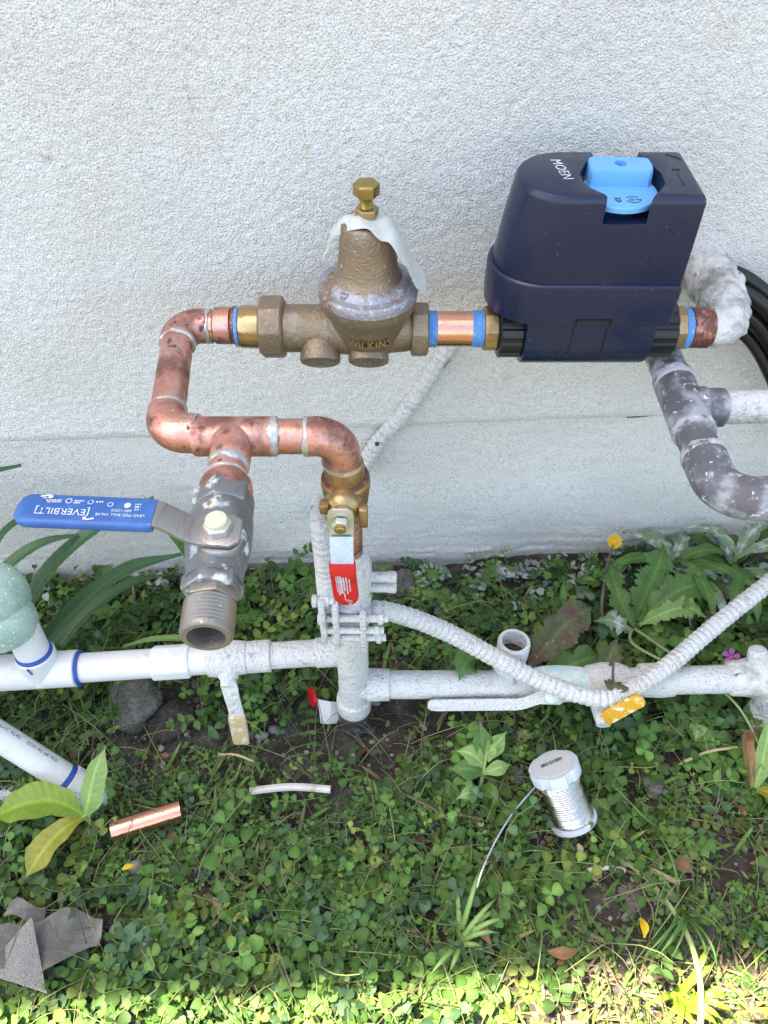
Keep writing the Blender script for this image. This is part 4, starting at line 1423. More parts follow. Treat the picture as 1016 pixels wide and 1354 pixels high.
# folded abrasive cloth, lower left
ab = thing('abrasive_cloth', 'folded grey abrasive cloth lying on the weeds at lower left', 'cloth', (-.335, .185, .02))
c0 = V(-.335, .1855, .028)
g = []
for i in range(9):
    row = []
    for j in range(11):
        x, y = j / 10, i / 8
        p = V(-.397 + .006 * y, .168, 0).lerp(V(-.290, .197 - .0 * y, 0), x)
        wd = .034 + .012 * math.sin(x * 3.1)
        yy = p.y - wd * .62 + y * wd * (1.25 - .35 * x) + .006 * math.sin(x * 9 + y * 2)
        z = .044 + .009 * math.sin(x * 4.2 + .6) + .006 * math.cos(y * 3 + x * 2) + .004 * math.sin(x * 13)
        row.append(V(p.x, yy, z))
    g.append(row)
m = MB(); m.sheet(g); m.build('cloth_sheet', ABRASIVE, ab, solid=.0008)
g = []
for i in range(7):
    row = []
    for j in range(7):
        s, t = j / 6, i / 6
        p = V(-.392, .150, .048).lerp(V(-.356, .196, .058), t).lerp(V(-.325, .134, .044).lerp(V(-.354, .197, .058), t), s)
        row.append(p + V(0, 0, .008 * math.sin(s * 3.1) * (1 - t) + .002))
    g.append(row)
m = MB(); m.sheet(g); m.build('folded_corner', ABRASIVE_MESH, ab, solid=.0008)
g = []
for i in range(5):
    row = []
    for j in range(6):
        s, t = j / 5, i / 4
        row.append(V(-.388 + s * .036, .217 - t * .016 - s * .004 + .003 * math.sin(s * 6), .042 + .008 * math.sin(s * 4 + t)))
    g.append(row)
m = MB(); m.sheet(g); m.build('torn_scrap', ABRASIVE, ab, solid=.0008)

# red knob with white tag, near the riser foot
rk = thing('red_tap_knob', 'small red knob with a white flap in the soil left of the riser foot', 'knob', (-.085, .455, .0))
m = MB(); m.lathe(V(-.0905, .4560, .030), V(-.9, -.35, .2).normalized(), [(-.003, .008), (-.002, .0125), (.002, .0125), (.003, .008)], 20); m.build('wheel', REDV, rk)
m = MB()
m.sheet([[V(-.084, .450, .036), V(-.066, .444, .040), V(-.058, .447, .034)], [V(-.081, .440, .024), V(-.066, .434, .030), V(-.054, .436, .024)], [V(-.080, .430, .010), V(-.070, .427, .014), V(-.060, .430, .010)]])
m.build('flap', PVC, rk, solid=.0012)
m = MB(); m.tube([V(-.088, .455, .03), V(-.080, .448, .0)], .005, 10); m.build('stem', RUST, rk)


# ================================================================== clods, stones, sticks
def clod(name, label, cat, c, s, mat=STONE, group=None, seed=0, sub=3):
    bm = bmesh.new()
    bmesh.ops.create_icosphere(bm, subdivisions=sub, radius=1)
    rd = random.Random(seed)
    ph = [rd.uniform(0, 6) for _ in range(9)]
    for vt in bm.verts:
        p = vt.co
        k = 1 + .16 * math.sin(p.x * 2.3 + ph[0]) * math.sin(p.y * 2.7 + ph[1]) + .10 * math.sin(p.z * 5 + p.x * 4 + ph[2]) + .07 * math.sin(p.y * 9 + ph[3]) * math.sin(p.x * 8 + ph[4]) + rd.uniform(-.03, .03)
        vt.co = V(p.x * s[0] * k, p.y * s[1] * k, p.z * s[2] * k)
    me = bpy.data.meshes.new(name)
    bm.to_mesh(me); bm.free()
    me.shade_smooth()
    me.materials.append(mat)
    o = bpy.data.objects.new(name, me)
    col.objects.link(o)
    o.location = c
    o.rotation_euler = (0, 0, rd.uniform(0, 3))
    o['label'] = label; o['category'] = cat
    if group:
        o['group'] = group
    return o


clod('soil_clod', 'large crumbly grey clod of soil below the left white pipe', 'clod', (-.3180, .452, .022), (.040, .032, .026), seed=3)
clod('soil_clod', 'smaller crumbly clod right of the large clod below the left pipe', 'clod', (-.268, .430, .014), (.032, .025, .017), SOIL, seed=4)
clod('concrete_lump', 'pale grey lump in the bare patch at lower right', 'stone', (.262, .222, .012), (.022, .026, .010), seed=5)
clod('concrete_lump', 'pale grey stone beside the solder spool foot at right', 'stone', (.268, .300, .012), (.011, .013, .010), seed=6)
clod('concrete_lump', 'grey stone in weeds left of the solder spool', 'stone', (.155, .362, .012), (.012, .015, .010), seed=8)
clod('concrete_lump', 'pale lump under the yellow lever at right', 'stone', (.318, .352, .012), (.016, .012, .010), seed=9)
clod('concrete_lump', 'largest dusty grey stone at the wall foot right of the riser', 'stone', (.020, .640, .014), (.030, .022, .016), seed=10)
clod('concrete_lump', 'dusty grey stone near the wall foot beside the riser', 'stone', (-.015, .665, .010), (.026, .016, .012), seed=12)
for i, (p0, p1, r_, lab, mt) in enumerate((
        ((-.155, .3375, .028), (-.062, .3385, .030), .0045, 'white stick lying in the weeds right of the copper offcut', STICKW),
        ((.222, .2520, .022), (.262, .2515, .026), .0030, 'short pale stick at the top of the bare patch at right', STICKW),
        ((.258, .2600, .024), (.318, .2390, .024), .0030, 'thin tan twig right of the bare patch', STRAW),
        ((-.20, .385, .02), (-.155, .372, .03), .0016, 'thin pale twig below the hanging tan lever', STRAW),
        ((.02, .335, .03), (.092, .290, .03), .0020, 'brown twig lying in the weeds below the riser', STEM_DARK),
        ((.355, .3700, .035), (.42, .385, .04), .0018, 'pale dry twig crossing the weeds at the right edge', STRAW))):
    m = MB()
    a_, b_ = V(*p0), V(*p1)
    mid = a_.lerp(b_, .5) + V(0, .003, .002)
    m.tube(resample(spline([a_, mid, b_], 6), .006), r_, 8)
    single(m, 'stick', mt, lab, 'stick', (a_ + b_) / 2)

# pebbles: too many to count
pv_, pf_, pc_ = [], [], []
ico = bmesh.new(); bmesh.ops.create_icosphere(ico, subdivisions=1, radius=1)
iv = np.array([v.co[:] for v in ico.verts]); ifc = np.array([[v.index for v in f.verts] for f in ico.faces]); ico.free()
NP_ = 2600
px = rng.uniform(-.55, .6, NP_); py = rng.uniform(.05, .69, NP_)
ps = rng.gamma(2.0, .0011, NP_) + .0008
pz = ghv(px, py)
P = iv[None] * (1 + rng.uniform(-.25, .25, (NP_, len(iv), 1))) * (ps[:, None, None] * rng.uniform(.6, 1.2, (NP_, 1, 3))) + np.stack([px, py, pz + ps * .3], 1)[:, None]
F = ifc[None] + (np.arange(NP_) * len(iv))[:, None, None]
tc_ = (rng.uniform(.08, .32, (NP_, 1, 1)) * np.array([1, .93, .85])).repeat(len(iv), 1)
peb = bpy.data.objects.new('pebbles', np_mesh('pebbles', P.reshape(-1, 3), F.reshape(-1, 3), pm('pebble', (1, 1, 1), .9, 0, tint='tint'), tint=tc_.reshape(-1, 3)))
peb['kind'] = 'stuff'; peb['label'] = 'small pebbles and crumbs of soil among the weeds'; peb['category'] = 'pebbles'
col.objects.link(peb)


# ================================================================== ground cover
BARE = [(.212, .318, .034, .036, .92), (-.335, .172, .055, .038, .95), (-.285, .418, .090, .070, 1.0), (-.03, .425, .100, .062, 1.0), (.03, .470, .10, .055, .95), (.258, .218, .072, .055, 1.0), (.09, .660, .20, .055, .92),
        (-.21, .56, .13, .075, .85), (-.13, .40, .07, .045, .8), (.24, .100, .22, .055, .92), (-.10, .335, .055, .028, .85), (.33, .355, .06, .035, .75), (.03, .375, .07, .035, .85),
        (-.42, .42, .07, .035, .7), (.345, .245, .055, .045, .7), (-.285, .205, .035, .022, .9), (.13, .44, .06, .06, .6), (.40, .28, .04, .03, .7)]


def density(x, y):
    d = np.ones_like(x)
    for cx, cy, rx, ry, k in BARE:
        d *= 1 - k * np.exp(-(((x - cx) / rx) ** 4 + ((y - cy) / ry) ** 4))
    return d * np.where((x > .05 + .3 * (y - .1)) & (y < .168 + .03 * x), .12, 1.0)


cl = smooth_noise(160, 120, 9) * .5 + smooth_noise(160, 120, 4) * .35


def clump(x, y):
    i = np.clip(((x + .7) / 1.4 * 159).astype(int), 0, 159)
    j = np.clip(((y + .05) / .8 * 119).astype(int), 0, 119)
    return cl[i, j]


# leaflet templates, unit length along +x, slightly folded and cupped
def leaf_template(kind):
    if kind == 'clover':
        o = [(.0, 0), (.28, .30), (.62, .50), (.92, .42), (1.02, .18), (.95, 0)]
    elif kind == 'ovate':
        o = [(.0, 0), (.20, .22), (.45, .31), (.75, .22), (1.0, 0), (1.0, 0)]
    else:
        o = [(.0, 0), (.12, .05), (.45, .06), (.80, .04), (1.0, 0), (1.0, 0)]
    mid = [(.0, 0), (.28, 0), (.62, 0), (.92, 0)]
    v = []
    fold = .22
    for (x, y) in mid:
        v.append((x, 0, -.10 * x * x))
    up_ = [len(v) + k for k in range(4)]
    for (x, y) in o[1:5]:
        v.append((x, y, fold * y - .13 * x * x))
    dn_ = [len(v) + k for k in range(4)]
    for (x, y) in o[1:5]:
        v.append((x, -y, fold * y - .13 * x * x))
    tip = len(v)
    v.append((o[5][0], 0, -.13))
    f = []
    for side, fl in ((up_, False), (dn_, True)):
        quads = [(0, 1, side[0]), (1, 2, side[1]), (1, side[1], side[0]), (2, 3, side[2]), (2, side[2], side[1]), (3, tip, side[3]), (3, side[3], side[2])]
        f += [q[::-1] if fl else q for q in quads]
    return np.array(v, float), np.array(f, int)


class Leaves:
    def __init__(self, kind):
        self.tv, self.tf = leaf_template(kind)
        self.shade = np.where(np.abs(self.tv[:, 1]) < 1e-6, 1.28, .92)
        self.p, self.d, self.n, self.s, self.c = [], [], [], [], []

    def add(self, p, d, n, s, c):
        self.p.append(p); self.d.append(d); self.n.append(n); self.s.append(s); self.c.append(c)

    def arrays(self):
        p = np.array(self.p); d = np.array(self.d); n = np.array(self.n); s = np.array(self.s); c = np.array(self.c)
        d = d / np.linalg.norm(d, axis=1, keepdims=True)
        n = n - d * (n * d).sum(1, keepdims=True)
        n = n / np.linalg.norm(n, axis=1, keepdims=True)
        b = np.cross(n, d)
        v = self.tv[None] * s[:, None, None]
        P = p[:, None] + v[..., :1] * d[:, None] + v[..., 1:2] * b[:, None] + v[..., 2:] * n[:, None]
        F = self.tf[None] + (np.arange(len(p)) * len(self.tv))[:, None, None]
        C = np.repeat(c[:, None], len(self.tv), 1) * self.shade[None, :, None]
        return P.reshape(-1, 3), F.reshape(-1, 3), C.reshape(-1, 3)


class Stems:
    def __init__(self):
        self.v, self.f, self.c = [], [], []

    def add(self, pts, r, c):
        i0 = len(self.v)
        n = len(pts)
        for i, p in enumerate(pts):
            rr = r * (1 - .5 * i / max(1, n - 1))
            d = (pts[min(i + 1, n - 1)] - pts[max(i - 1, 0)])
            d = d / (np.linalg.norm(d) + 1e-9)
            u = np.cross(d, (0.3, 0.2, 1.0)); u = u / (np.linalg.norm(u) + 1e-9)
            w_ = np.cross(d, u)
            for k in range(3):
                t = 2.094 * k
                self.v.append(p + (u * math.cos(t) + w_ * math.sin(t)) * rr)
                self.c.append(c)
        for i in range(n - 1):
            for k in range(3):
                a = i0 + i * 3 + k; b = i0 + i * 3 + (k + 1) % 3
                self.f.append((a, b, b + 3)); self.f.append((a, b + 3, a + 3))


def stuff(name, label, cat, arrs, mat):
    Ps, Fs, Cs, o = [], [], [], 0
    for P, F, C in arrs:
        Ps.append(P); Fs.append(F + o); Cs.append(C); o += len(P)
    me = np_mesh(name, np.concatenate(Ps), np.concatenate(Fs), mat, tint=np.concatenate(Cs))
    ob = bpy.data.objects.new(name, me)
    ob['kind'] = 'stuff'; ob['label'] = label; ob['category'] = cat
    col.objects.link(ob)
    return ob


def green(rd, y, dust=0.0):
    """base colours of the leaves: mid green, some fresh, some bluish, some yellowing"""
    k = rd.random()
    if k < .50:
        c = np.array((.062, .145, .030))
    elif k < .75:
        c = np.array((.105, .215, .045))
    elif k < .92:
        c = np.array((.060, .135, .060))
    else:
        c = np.array((.16, .22, .045))
    c = c * rd.uniform(.52, 1.35)
    if dust:
        c = c * (1 - dust) + np.array((.50, .53, .54)) * dust
    return c


clov, ovat, thin, stem = Leaves('clover'), Leaves('ovate'), Leaves('thin'), Stems()
rd = random.Random(11)


def dustiness(x, y):
    """paint overspray on leaves by the wall, mostly to the right"""
    k = max(0, (y - .60) / .09) * (1.0 if x > .08 else .35)
    k = min(1, k)
    return (rd.uniform(.15, .70) if rd.random() < .6 * k else 0.0)


def add_clover(x, y, h, s):
    z = gh(x, y)
    az = rd.uniform(0, 6.283)
    lean = rd.uniform(0, .45) * h * 1.2
    hx, hy = x + math.cos(az) * lean, y + math.sin(az) * lean
    hy = min(hy, wall_y(hx) - .012)
    top = np.array((hx, hy, z + h))
    tn = np.array((rd.uniform(-.6, .6), rd.uniform(-.7, .4), 1.0))
    droop = rd.uniform(-.9, -.3) if rd.random() < .25 else 0.0
    nl = 3 if rd.random() < .7 else 2
    dst = dustiness(x, y)
    c = green(rd, y, dst)
    a0 = rd.uniform(0, 6.283)
    for k in range(nl):
        a = a0 + k * 6.283 / nl + rd.uniform(-.3, .3)
        d = np.array((math.cos(a), math.sin(a), droop + rd.uniform(-.35, .3) - (math.cos(a) * tn[0] + math.sin(a) * tn[1])))
        clov.add(top, d, tn + np.array((rd.uniform(-.15, .15), rd.uniform(-.15, .15), 0)), s * rd.uniform(.7, 1.15), c * rd.uniform(.8, 1.2))
    b = np.array((x, y, z))
    stem.add([b, b * .5 + top * .5 + np.array((rd.uniform(-.003, .003), rd.uniform(-.003, .003), .003)), top], .0007, np.array((.16, .20, .07)) * rd.uniform(.6, 1.2))


def add_sprig(x, y, L, s, up=.5):
    """lax stem with opposite leaf pairs"""
    z = gh(x, y)
    az = rd.uniform(0, 6.283)
    pts = []
    n = rd.randint(4, 7)
    p = np.array((x, y, z + .002))
    e = up * rd.uniform(.5, 1.4)
    dst = dustiness(x, y)
    c0 = green(rd, y, dst)
    for i in range(n + 1):
        pts.append(p.copy())
        az += rd.uniform(-.35, .35)
        stp = L / n
        p = p + np.array((math.cos(az) * math.cos(e), math.sin(az) * math.cos(e), math.sin(e))) * stp
        p[2] = max(p[2], gh(p[0], p[1]) + .003)
        p[1] = min(p[1], wall_y(p[0]) - .012)
        e *= .82
    stem.add(pts, .0009, np.array((.17, .22, .08)) * rd.uniform(.6, 1.25))
    for i in range(1, n + 1):
        d = pts[i] - pts[i - 1]
        d = d / (np.linalg.norm(d) + 1e-9)
        side = np.cross(d, (0, 0, 1)); side /= (np.linalg.norm(side) + 1e-9)
        sz = s * rd.uniform(.75, 1.15) * (1 - .35 * (i / n) ** 3)
        for sg_ in (-1, 1):
            ovat.add(pts[i], side * sg_ + d * rd.uniform(.2, .8) + np.array((0, 0, rd.uniform(-.15, .45))), np.array((rd.uniform(-.3, .3), rd.uniform(-.3, .3), 1.0)), sz, c0 * rd.uniform(.85, 1.15))
    for k in range(2):
        ovat.add(pts[-1], d + np.array((rd.uniform(-.8, .8), rd.uniform(-.8, .8), rd.uniform(.1, .6))), np.array((0, 0, 1.0)) - d * .2, s * .6, c0 * rd.uniform(1.0, 1.35))


def add_vine(x, y, L, s):
    """curving stem with alternate round leaves"""
    az = rd.uniform(0, 6.283)
    n = rd.randint(5, 9)
    p = np.array((x, y, gh(x, y) + .002))
    e = rd.uniform(.5, 1.1)
    tw = rd.uniform(-.35, .35)
    c0 = green(rd, y, dustiness(x, y))
    pts = []
    for i in range(n + 1):
        pts.append(p.copy())
        az += tw + rd.uniform(-.15, .15)
        p = p + np.array((math.cos(az) * math.cos(e), math.sin(az) * math.cos(e), math.sin(e))) * L / n
        p[2] = max(p[2], gh(p[0], p[1]) + .003)
        p[1] = min(p[1], wall_y(p[0]) - .012)
        e -= rd.uniform(.08, .26)
    stem.add(pts, .0011, np.array((.20, .26, .10)) * rd.uniform(.7, 1.3))
    for i in range(1, n + 1):
        d = pts[i] - pts[i - 1]
        d = d / (np.linalg.norm(d) + 1e-9)
        sd = np.cross(d, (0, 0, 1)); sd /= (np.linalg.norm(sd) + 1e-9)
        sg_ = 1 if i % 2 else -1
        for q in range(rd.choice((1, 1, 2))):
            clov.add(pts[i], sd * sg_ + d * rd.uniform(-.3, .9) + np.array((0, 0, rd.uniform(-.2, .6))), np.array((rd.uniform(-.6, .6), rd.uniform(-.7, .4), 1.0)), s * rd.uniform(.6, 1.2), c0 * rd.uniform(.8, 1.2))
            sg_ = -sg_


def scatter(n, f, ylo=-.03, yhi=.69, xlo=-.56, xhi=.60, cw=.35, pw=1.0, base=.75):
    k = 0
    X = rng.uniform(xlo, xhi, n * 3); Y = rng.uniform(ylo, yhi, n * 3)
    D = density(X, Y) ** pw * np.clip(base + cw * clump(X, Y), .03, 1)
    keep = (rng.uniform(0, 1, n * 3) < D)
    for x, y in zip(X[keep], Y[keep]):
        if y > wall_y(x) - .012:
            continue
        f(x, y)
        k += 1
        if k >= n:
            break


# low mat
scatter(2500, lambda x, y: add_clover(x, y, rd.uniform(.004, .018), rd.uniform(.0035, .0080)), cw=.8, base=.5)
# taller clover in clumps
scatter(1100, lambda x, y: add_clover(x, y, rd.uniform(.016, .040), rd.uniform(.007, .0135)), yhi=.66, cw=1.3, base=.35)
# chickweed
scatter(1500, lambda x, y: add_sprig(x, y, rd.uniform(.025, .07), rd.uniform(.0045, .0115)), cw=-1.1, base=.45)
scatter(1500, lambda x, y: add_sprig(x, y, rd.uniform(.015, .04), rd.uniform(.003, .0060)), cw=-.6, base=.6)
scatter(620, lambda x, y: add_vine(x, y, rd.uniform(.04, .10), rd.uniform(.006, .0135)), yhi=.66, cw=.9, base=.5)
scatter(70, lambda x, y: add_sprig(x, y, rd.uniform(.04, .08), rd.uniform(.015, .023), .8), yhi=.62)
scatter(45, lambda x, y: add_vine(x, y, rd.uniform(.05, .11), rd.uniform(.014, .021)), yhi=.62)
# low seedlings round the bare spots
scatter(700, lambda x, y: add_clover(x, y, rd.uniform(.004, .010), rd.uniform(.004, .0065)), pw=.15)
for _ in range(420):
    add_vine(rd.uniform(-.50, .10), rd.uniform(.0, .165), rd.uniform(.03, .07), rd.uniform(.009, .015))
# larger round clover by the right-hand wall foot and left of the riser
for _ in range(260):
    x, y = rd.uniform(.22, .58), rd.uniform(.36, .66)
    add_clover(x, y, rd.uniform(.02, .05), rd.uniform(.012, .019))
for _ in range(50):
    x, y = rd.uniform(-.26, -.07), rd.uniform(.46, .64)
    add_clover(x, y, rd.uniform(.02, .05), rd.uniform(.010, .016))
for _ in range(55):
    add_sprig(rd.uniform(-.42, -.08), rd.uniform(.45, .63), rd.uniform(.05, .11), rd.uniform(.011, .018), .9)
for _ in range(60):
    add_sprig(rd.uniform(.05, .5), rd.uniform(.60, .68), rd.uniform(.03, .07), rd.uniform(.010, .016), .7)
stuff('clover_cover', 'dense green clover carpet over the soil under the pipes', 'clover', [clov.arrays()], LEAFT)
stuff('chickweed_cover', 'lax chickweed sprigs with paired oval leaves among the clover', 'chickweed', [ovat.arrays()], LEAFT)

# thin grass blades and dry stalks
gr = Leaves('thin')


def add_blade(x, y):
    z = gh(x, y)
    a = rd.uniform(0, 6.283)
    e = rd.uniform(.15, 1.1) if y > .17 else rd.uniform(.02, .6)
    c = np.array((.12, .20, .045)) * rd.uniform(.7, 1.4) if rd.random() < (.85 if y > .17 else .5) else np.array((.26, .22, .12)) * rd.uniform(.5, 1.2)
    gr.add(np.array((x, y, z)), np.array((math.cos(a) * math.cos(e), math.sin(a) * math.cos(e), math.sin(e))), np.array((-math.cos(a) * .5, -math.sin(a) * .5, 1)), rd.uniform(.015, .045) if y > .17 else rd.uniform(.012, .030), c)


scatter(1500, add_blade, pw=.4)
for _ in range(2200):
    x, y = rd.uniform(.0, .52), rd.uniform(.02, .170)
    add_blade(x, y)
for _ in range(1000):
    x, y = rd.uniform(-.5, .55), rd.uniform(.05, .62)
    z = gh(x, y)
    a = rd.uniform(0, 6.283)
    L = rd.uniform(.03, .09)
    p0 = np.array((x, y, z)); d = np.array((math.cos(a), math.sin(a), 0))
    if y + d[1] * L > wall_y(x) - .02:
        continue
    pts = [p0 + d * L * t + np.array((0, 0, .004 + .055 * L / .09 * math.sin(t * rd.uniform(1.6, 2.6)))) for t in (0, .25, .5, .75, 1)]
    stem.add(pts, rd.uniform(.0004, .0010), (np.array((.20, .24, .10)) if rd.random() < .7 else np.array((.24, .19, .12))) * rd.uniform(.5, 1.4))
lit = Leaves('ovate')
for _ in range(420):
    x, y = rd.uniform(-.52, .56), rd.uniform(.02, .67)
    if y > wall_y(x) - .02:
        continue
    a = rd.uniform(0, 6.283)
    c = np.array(((.16, .085, .045), (.24, .17, .10), (.09, .06, .04), (.30, .26, .18))[rd.randint(0, 3)]) * rd.uniform(.6, 1.2)
    lit.add(np.array((x, y, gh(x, y) + rd.uniform(.001, .018))), np.array((math.cos(a), math.sin(a), rd.uniform(-.3, .4))), np.array((rd.uniform(-.5, .5), rd.uniform(-.5, .5), 1.0)), rd.uniform(.005, .016), c)
stuff('leaf_litter', 'brown bits of dead leaf lying among the weeds', 'litter', [lit.arrays()], LEAFT)
P = np.array(stem.v); F = np.array(stem.f); C = np.array(stem.c)
stuff('weed_stems', 'thin pale stems of the weeds', 'stems', [(P, F, C)], STEMT)
stuff('grass_blades', 'short grass blades and dry straw among the weeds', 'grass', [gr.arrays()], LEAFT)


# ================================================================== single plants
def blade(path, widths, mat, name, parent, fold=.25, n=5, up=None, rag=0.0, wave=0.0, seed=0):
    """leaf blade swept along a path, folded along its midrib"""
    rdl = random.Random(seed)
    pts = resample(spline([V(*p) for p in path], 8), .0022)
    m = MB()
    g = []
    N = len(pts)
    K = len(widths) - 1
    for i, p in enumerate(pts):
        s = i / (N - 1)
        q = s * K
        k = min(int(q), K - 1)
        f = q - k
        f = f * f * (3 - 2 * f)
        wd = widths[k] * (1 - f) + widths[k + 1] * f
        d = (pts[min(i + 1, N - 1)] - pts[max(0, i - 1)]).normalized()
        nrm = Vector(up) if up else V(0, 0, 1)
        nrm = (nrm - d * nrm.dot(d)).normalized()
        b = d.cross(nrm)
        row = []
        for j in range(2 * n + 1):
            t = (j - n) / n
            e = 1 + (rag * rdl.uniform(-1, 1) if abs(t) > .9 else 0)
            if rag and abs(t) > .6:
                e += rag * .8 * math.sin(s * 26 + seed)
            row.append(p + b * (t * wd * e) + nrm * (abs(t) * wd * fold + .018 * wd * math.sin((s * N * .0022 / .0045 - abs(t) * 2.2) * 3.1416) * min(1, abs(t) * 4) + wave * math.sin(s * 19 + t * 3 + seed) * abs(t)))
        g.append(row)
    m.sheet(g)
    o = m.build(name, mat, parent)
    # paler midrib and side veins, as on the leaf itself
    cols_ = 2 * n + 1
    c4 = np.ones((len(o.data.vertices), 4), dtype=np.float32)
    for i in range(N):
        s = i / (N - 1)
        for j in range(cols_):
            t = abs(j - n) / n
            k = 1.45 if t < .01 else .96 + .07 * math.sin((s * N * .0022 / .0045 - t * 2.2) * 3.1416) + rdl.uniform(-.06, .06)
            c4[i * cols_ + j, :3] = k
    at = o.data.attributes.new('tint', 'FLOAT_COLOR', 'POINT')
    at.data.foreach_set('color', c4.ravel())
    return o


def stalk(path, r, mat, parent, name='stem'):
    m = MB()
    pts = resample(spline([V(*p) for p in path], 8), .006)
    N = len(pts)
    m.tube(pts, [r * (1 - .4 * i / (N - 1)) for i in range(N)], 8)
    return m.build(name, mat, parent)


# broad-leaved seedling, lower left
bl = thing('broadleaf_seedling', 'seedling with three broad yellow-green leaves beside the slanted pipe', 'plant', (-.330, .298, .0))
stalk([(-.327, .300, .0), (-.328, .299, .040), (-.330, .299, .056)], .0035, STEM_PALE, bl)
blade([(-.331, .300, .056), (-.355, .309, .068), (-.385, .309, .070), (-.415, .301, .062), (-.428, .297, .056)], [.004, .015, .021, .017, .0002], LEAF_BROAD, 'leaf', bl, .22, wave=.001)
blade([(-.330, .298, .055), (-.342, .286, .062), (-.362, .266, .056), (-.382, .238, .040)], [.004, .013, .016, .0002], LEAF_YELLOW, 'leaf', bl, .25, wave=.001, seed=2)
blade([(-.328, .299, .056), (-.322, .307, .075), (-.314, .331, .098), (-.305, .357, .108)], [.005, .0155, .0135, .0002], LEAF_PALE, 'leaf', bl, -.3, up=(-.4, -.8, .5), seed=3)

# strap-leaved plant at the left edge
sl = thing('strap_leaf_plant', 'dark green strap-leaved plant arching behind the green valve', 'plant', (-.47, .54, 0))
straps = [
    ([(-.480, .470, .03), (-.440, .500, .12), (-.395, .535, .185), (-.335, .570, .225), (-.270, .600, .245)], [.010, .013, .013, .011, .003], 0),
    ([(-.460, .470, .03), (-.420, .495, .09), (-.370, .530, .130), (-.315, .565, .152), (-.255, .590, .150)], [.010, .0135, .0135, .011, .003], 1),
    ([(-.520, .500, .03), (-.500, .540, .12), (-.470, .580, .185), (-.435, .605, .205), (-.385, .630, .200)], [.008, .008, .007, .006, .004], 2),
    ([(-.56, .50, .03), (-.540, .535, .17), (-.500, .580, .255), (-.455, .602, .280), (-.42, .620, .278)], [.010, .013, .013, .010, .003], 3),
]
straps += [
    ([(-.500, .455, .03), (-.475, .480, .13), (-.440, .515, .20), (-.395, .545, .225), (-.350, .570, .215)], [.010, .012, .012, .009, .002], 5),
    ([(-.450, .480, .02), (-.420, .520, .05), (-.385, .560, .070), (-.340, .600, .075), (-.30, .625, .06)], [.008, .010, .010, .008, .002], 6),
]
for p, wds, sd in straps:
    blade(p, wds, LEAF_STRAP, 'leaf', sl, .30, seed=sd)
# pointed blades behind the blue valve
pb_ = thing('pointed_leaf_plant', 'plant with two pointed upright leaves below the blue lever', 'plant', (-.235, .600, 0))
blade([(-.215, .585, .03), (-.232, .600, .10), (-.262, .618, .165), (-.298, .632, .215)], [.012, .017, .013, .0003], LEAF_GREEN, 'leaf', pb_, .25, up=(.2, -1, .4))
blade([(-.195, .590, .02), (-.198, .603, .08), (-.196, .612, .140)], [.006, .009, .0003], LEAF_GREEN, 'leaf', pb_, .2, up=(0, -1, .4))
blade([(-.34, .520, .045), (-.30, .525, .055), (-.25, .528, .050), (-.20, .520, .035)], [.002, .0045, .005, .0004], LEAF_PALE, 'leaf', pb_, .2)

# sow thistle with the yellow flower, right
yt = thing('yellow_flower_weed', 'lobed-leaved weed with a single yellow flower near the wall foot', 'plant', (.33, .56, 0))
FC = V(.3235, .672, .075)
stalk([(.33, .545, .01), (.292, .560, .050), (.300, .610, .068), (.312, .645, .070), FC], .0026, STEM_DARK, yt)
m = MB()
fr_n = V(-.15, -.62, .78).normalized()
a, u, v = frame(fr_n)
for k in range(26):
    t = 2 * math.pi * k / 26
    ln = .0105 if k % 2 else .0088
    d = (u * math.cos(t) + v * math.sin(t))
    s_ = a.cross(d)
    for (r0, r1, w_) in ((.002, ln, .0011),):
        h0 = .0008 + .002 * (k % 2)
        i0 = len(m.v)
        m.v += [FC + d * r0 - s_ * w_ * .6 + a * h0, FC + d * r0 + s_ * w_ * .6 + a * h0, FC + d * r1 + s_ * w_ + a * (h0 + .0035), FC + d * (r1 + .0006) + a * (h0 + .0037), FC + d * r1 - s_ * w_ + a * (h0 + .0035)]
        m.f.append(tuple(range(i0, i0 + 5)))
m.build('petals', PETAL_Y, yt, smooth=False)
m = MB(); m.lathe(FC, a, [(-.001, .002), (.002, .0048), (.0042, .0042), (.0052, .002)], 14); m.build('flower_centre', PETAL_O, yt)
m = MB(); m.lathe(FC - a * .008, a, [(0, .0018), (.004, .0042), (.0085, .0045)], 12, caps=(True, False)); m.build('calyx', LEAF_GREEN, yt)
lv = [
    ([(.335, .560, .04), (.352, .590, .075), (.372, .625, .090), (.385, .655, .090)], [.004, .020, .019, .001], LEAF_GREEN, (0, -.6, 1), 1),
    ([(.340, .555, .05), (.375, .575, .080), (.415, .590, .085), (.450, .590, .070)], [.004, .017, .020, .001], LEAF_GREEN, (0, -.4, 1), 2),
    ([(.338, .550, .05), (.370, .555, .075), (.400, .560, .075), (.425, .555, .06)], [.003, .010, .012, .001], LEAF_PALE, (0, -.4, 1), 3),
    ([(.335, .550, .04), (.315, .585, .065), (.312, .625, .070), (.318, .650, .060)], [.003, .013, .012, .001], LEAF_GREEN, (0, -.5, 1), 4),
    ([(.330, .545, .04), (.300, .550, .060), (.278, .556, .050)], [.003, .012, .001], LEAF_DUSTY, (0, -.5, 1), 5),
    ([(.340, .545, .04), (.356, .520, .055), (.350, .495, .050)], [.003, .009, .001], LEAF_GREEN, (0, -.3, 1), 6),
]
for p, wds, mt, up, sd in lv:
    blade(p, wds, mt, 'leaf', yt, .15, up=up, rag=.28, wave=.002, seed=sd)
for p in ([(.335, .55, .04), (.360, .500, .065), (.395, .455, .075), (.43, .42, .06), (.455, .36, .03)], [(.33, .55, .04), (.31, .50, .085), (.345, .46, .100), (.40, .440, .085), (.50, .445, .075)]):
    stalk(p, .0020, STEM_PALE, yt, 'runner')

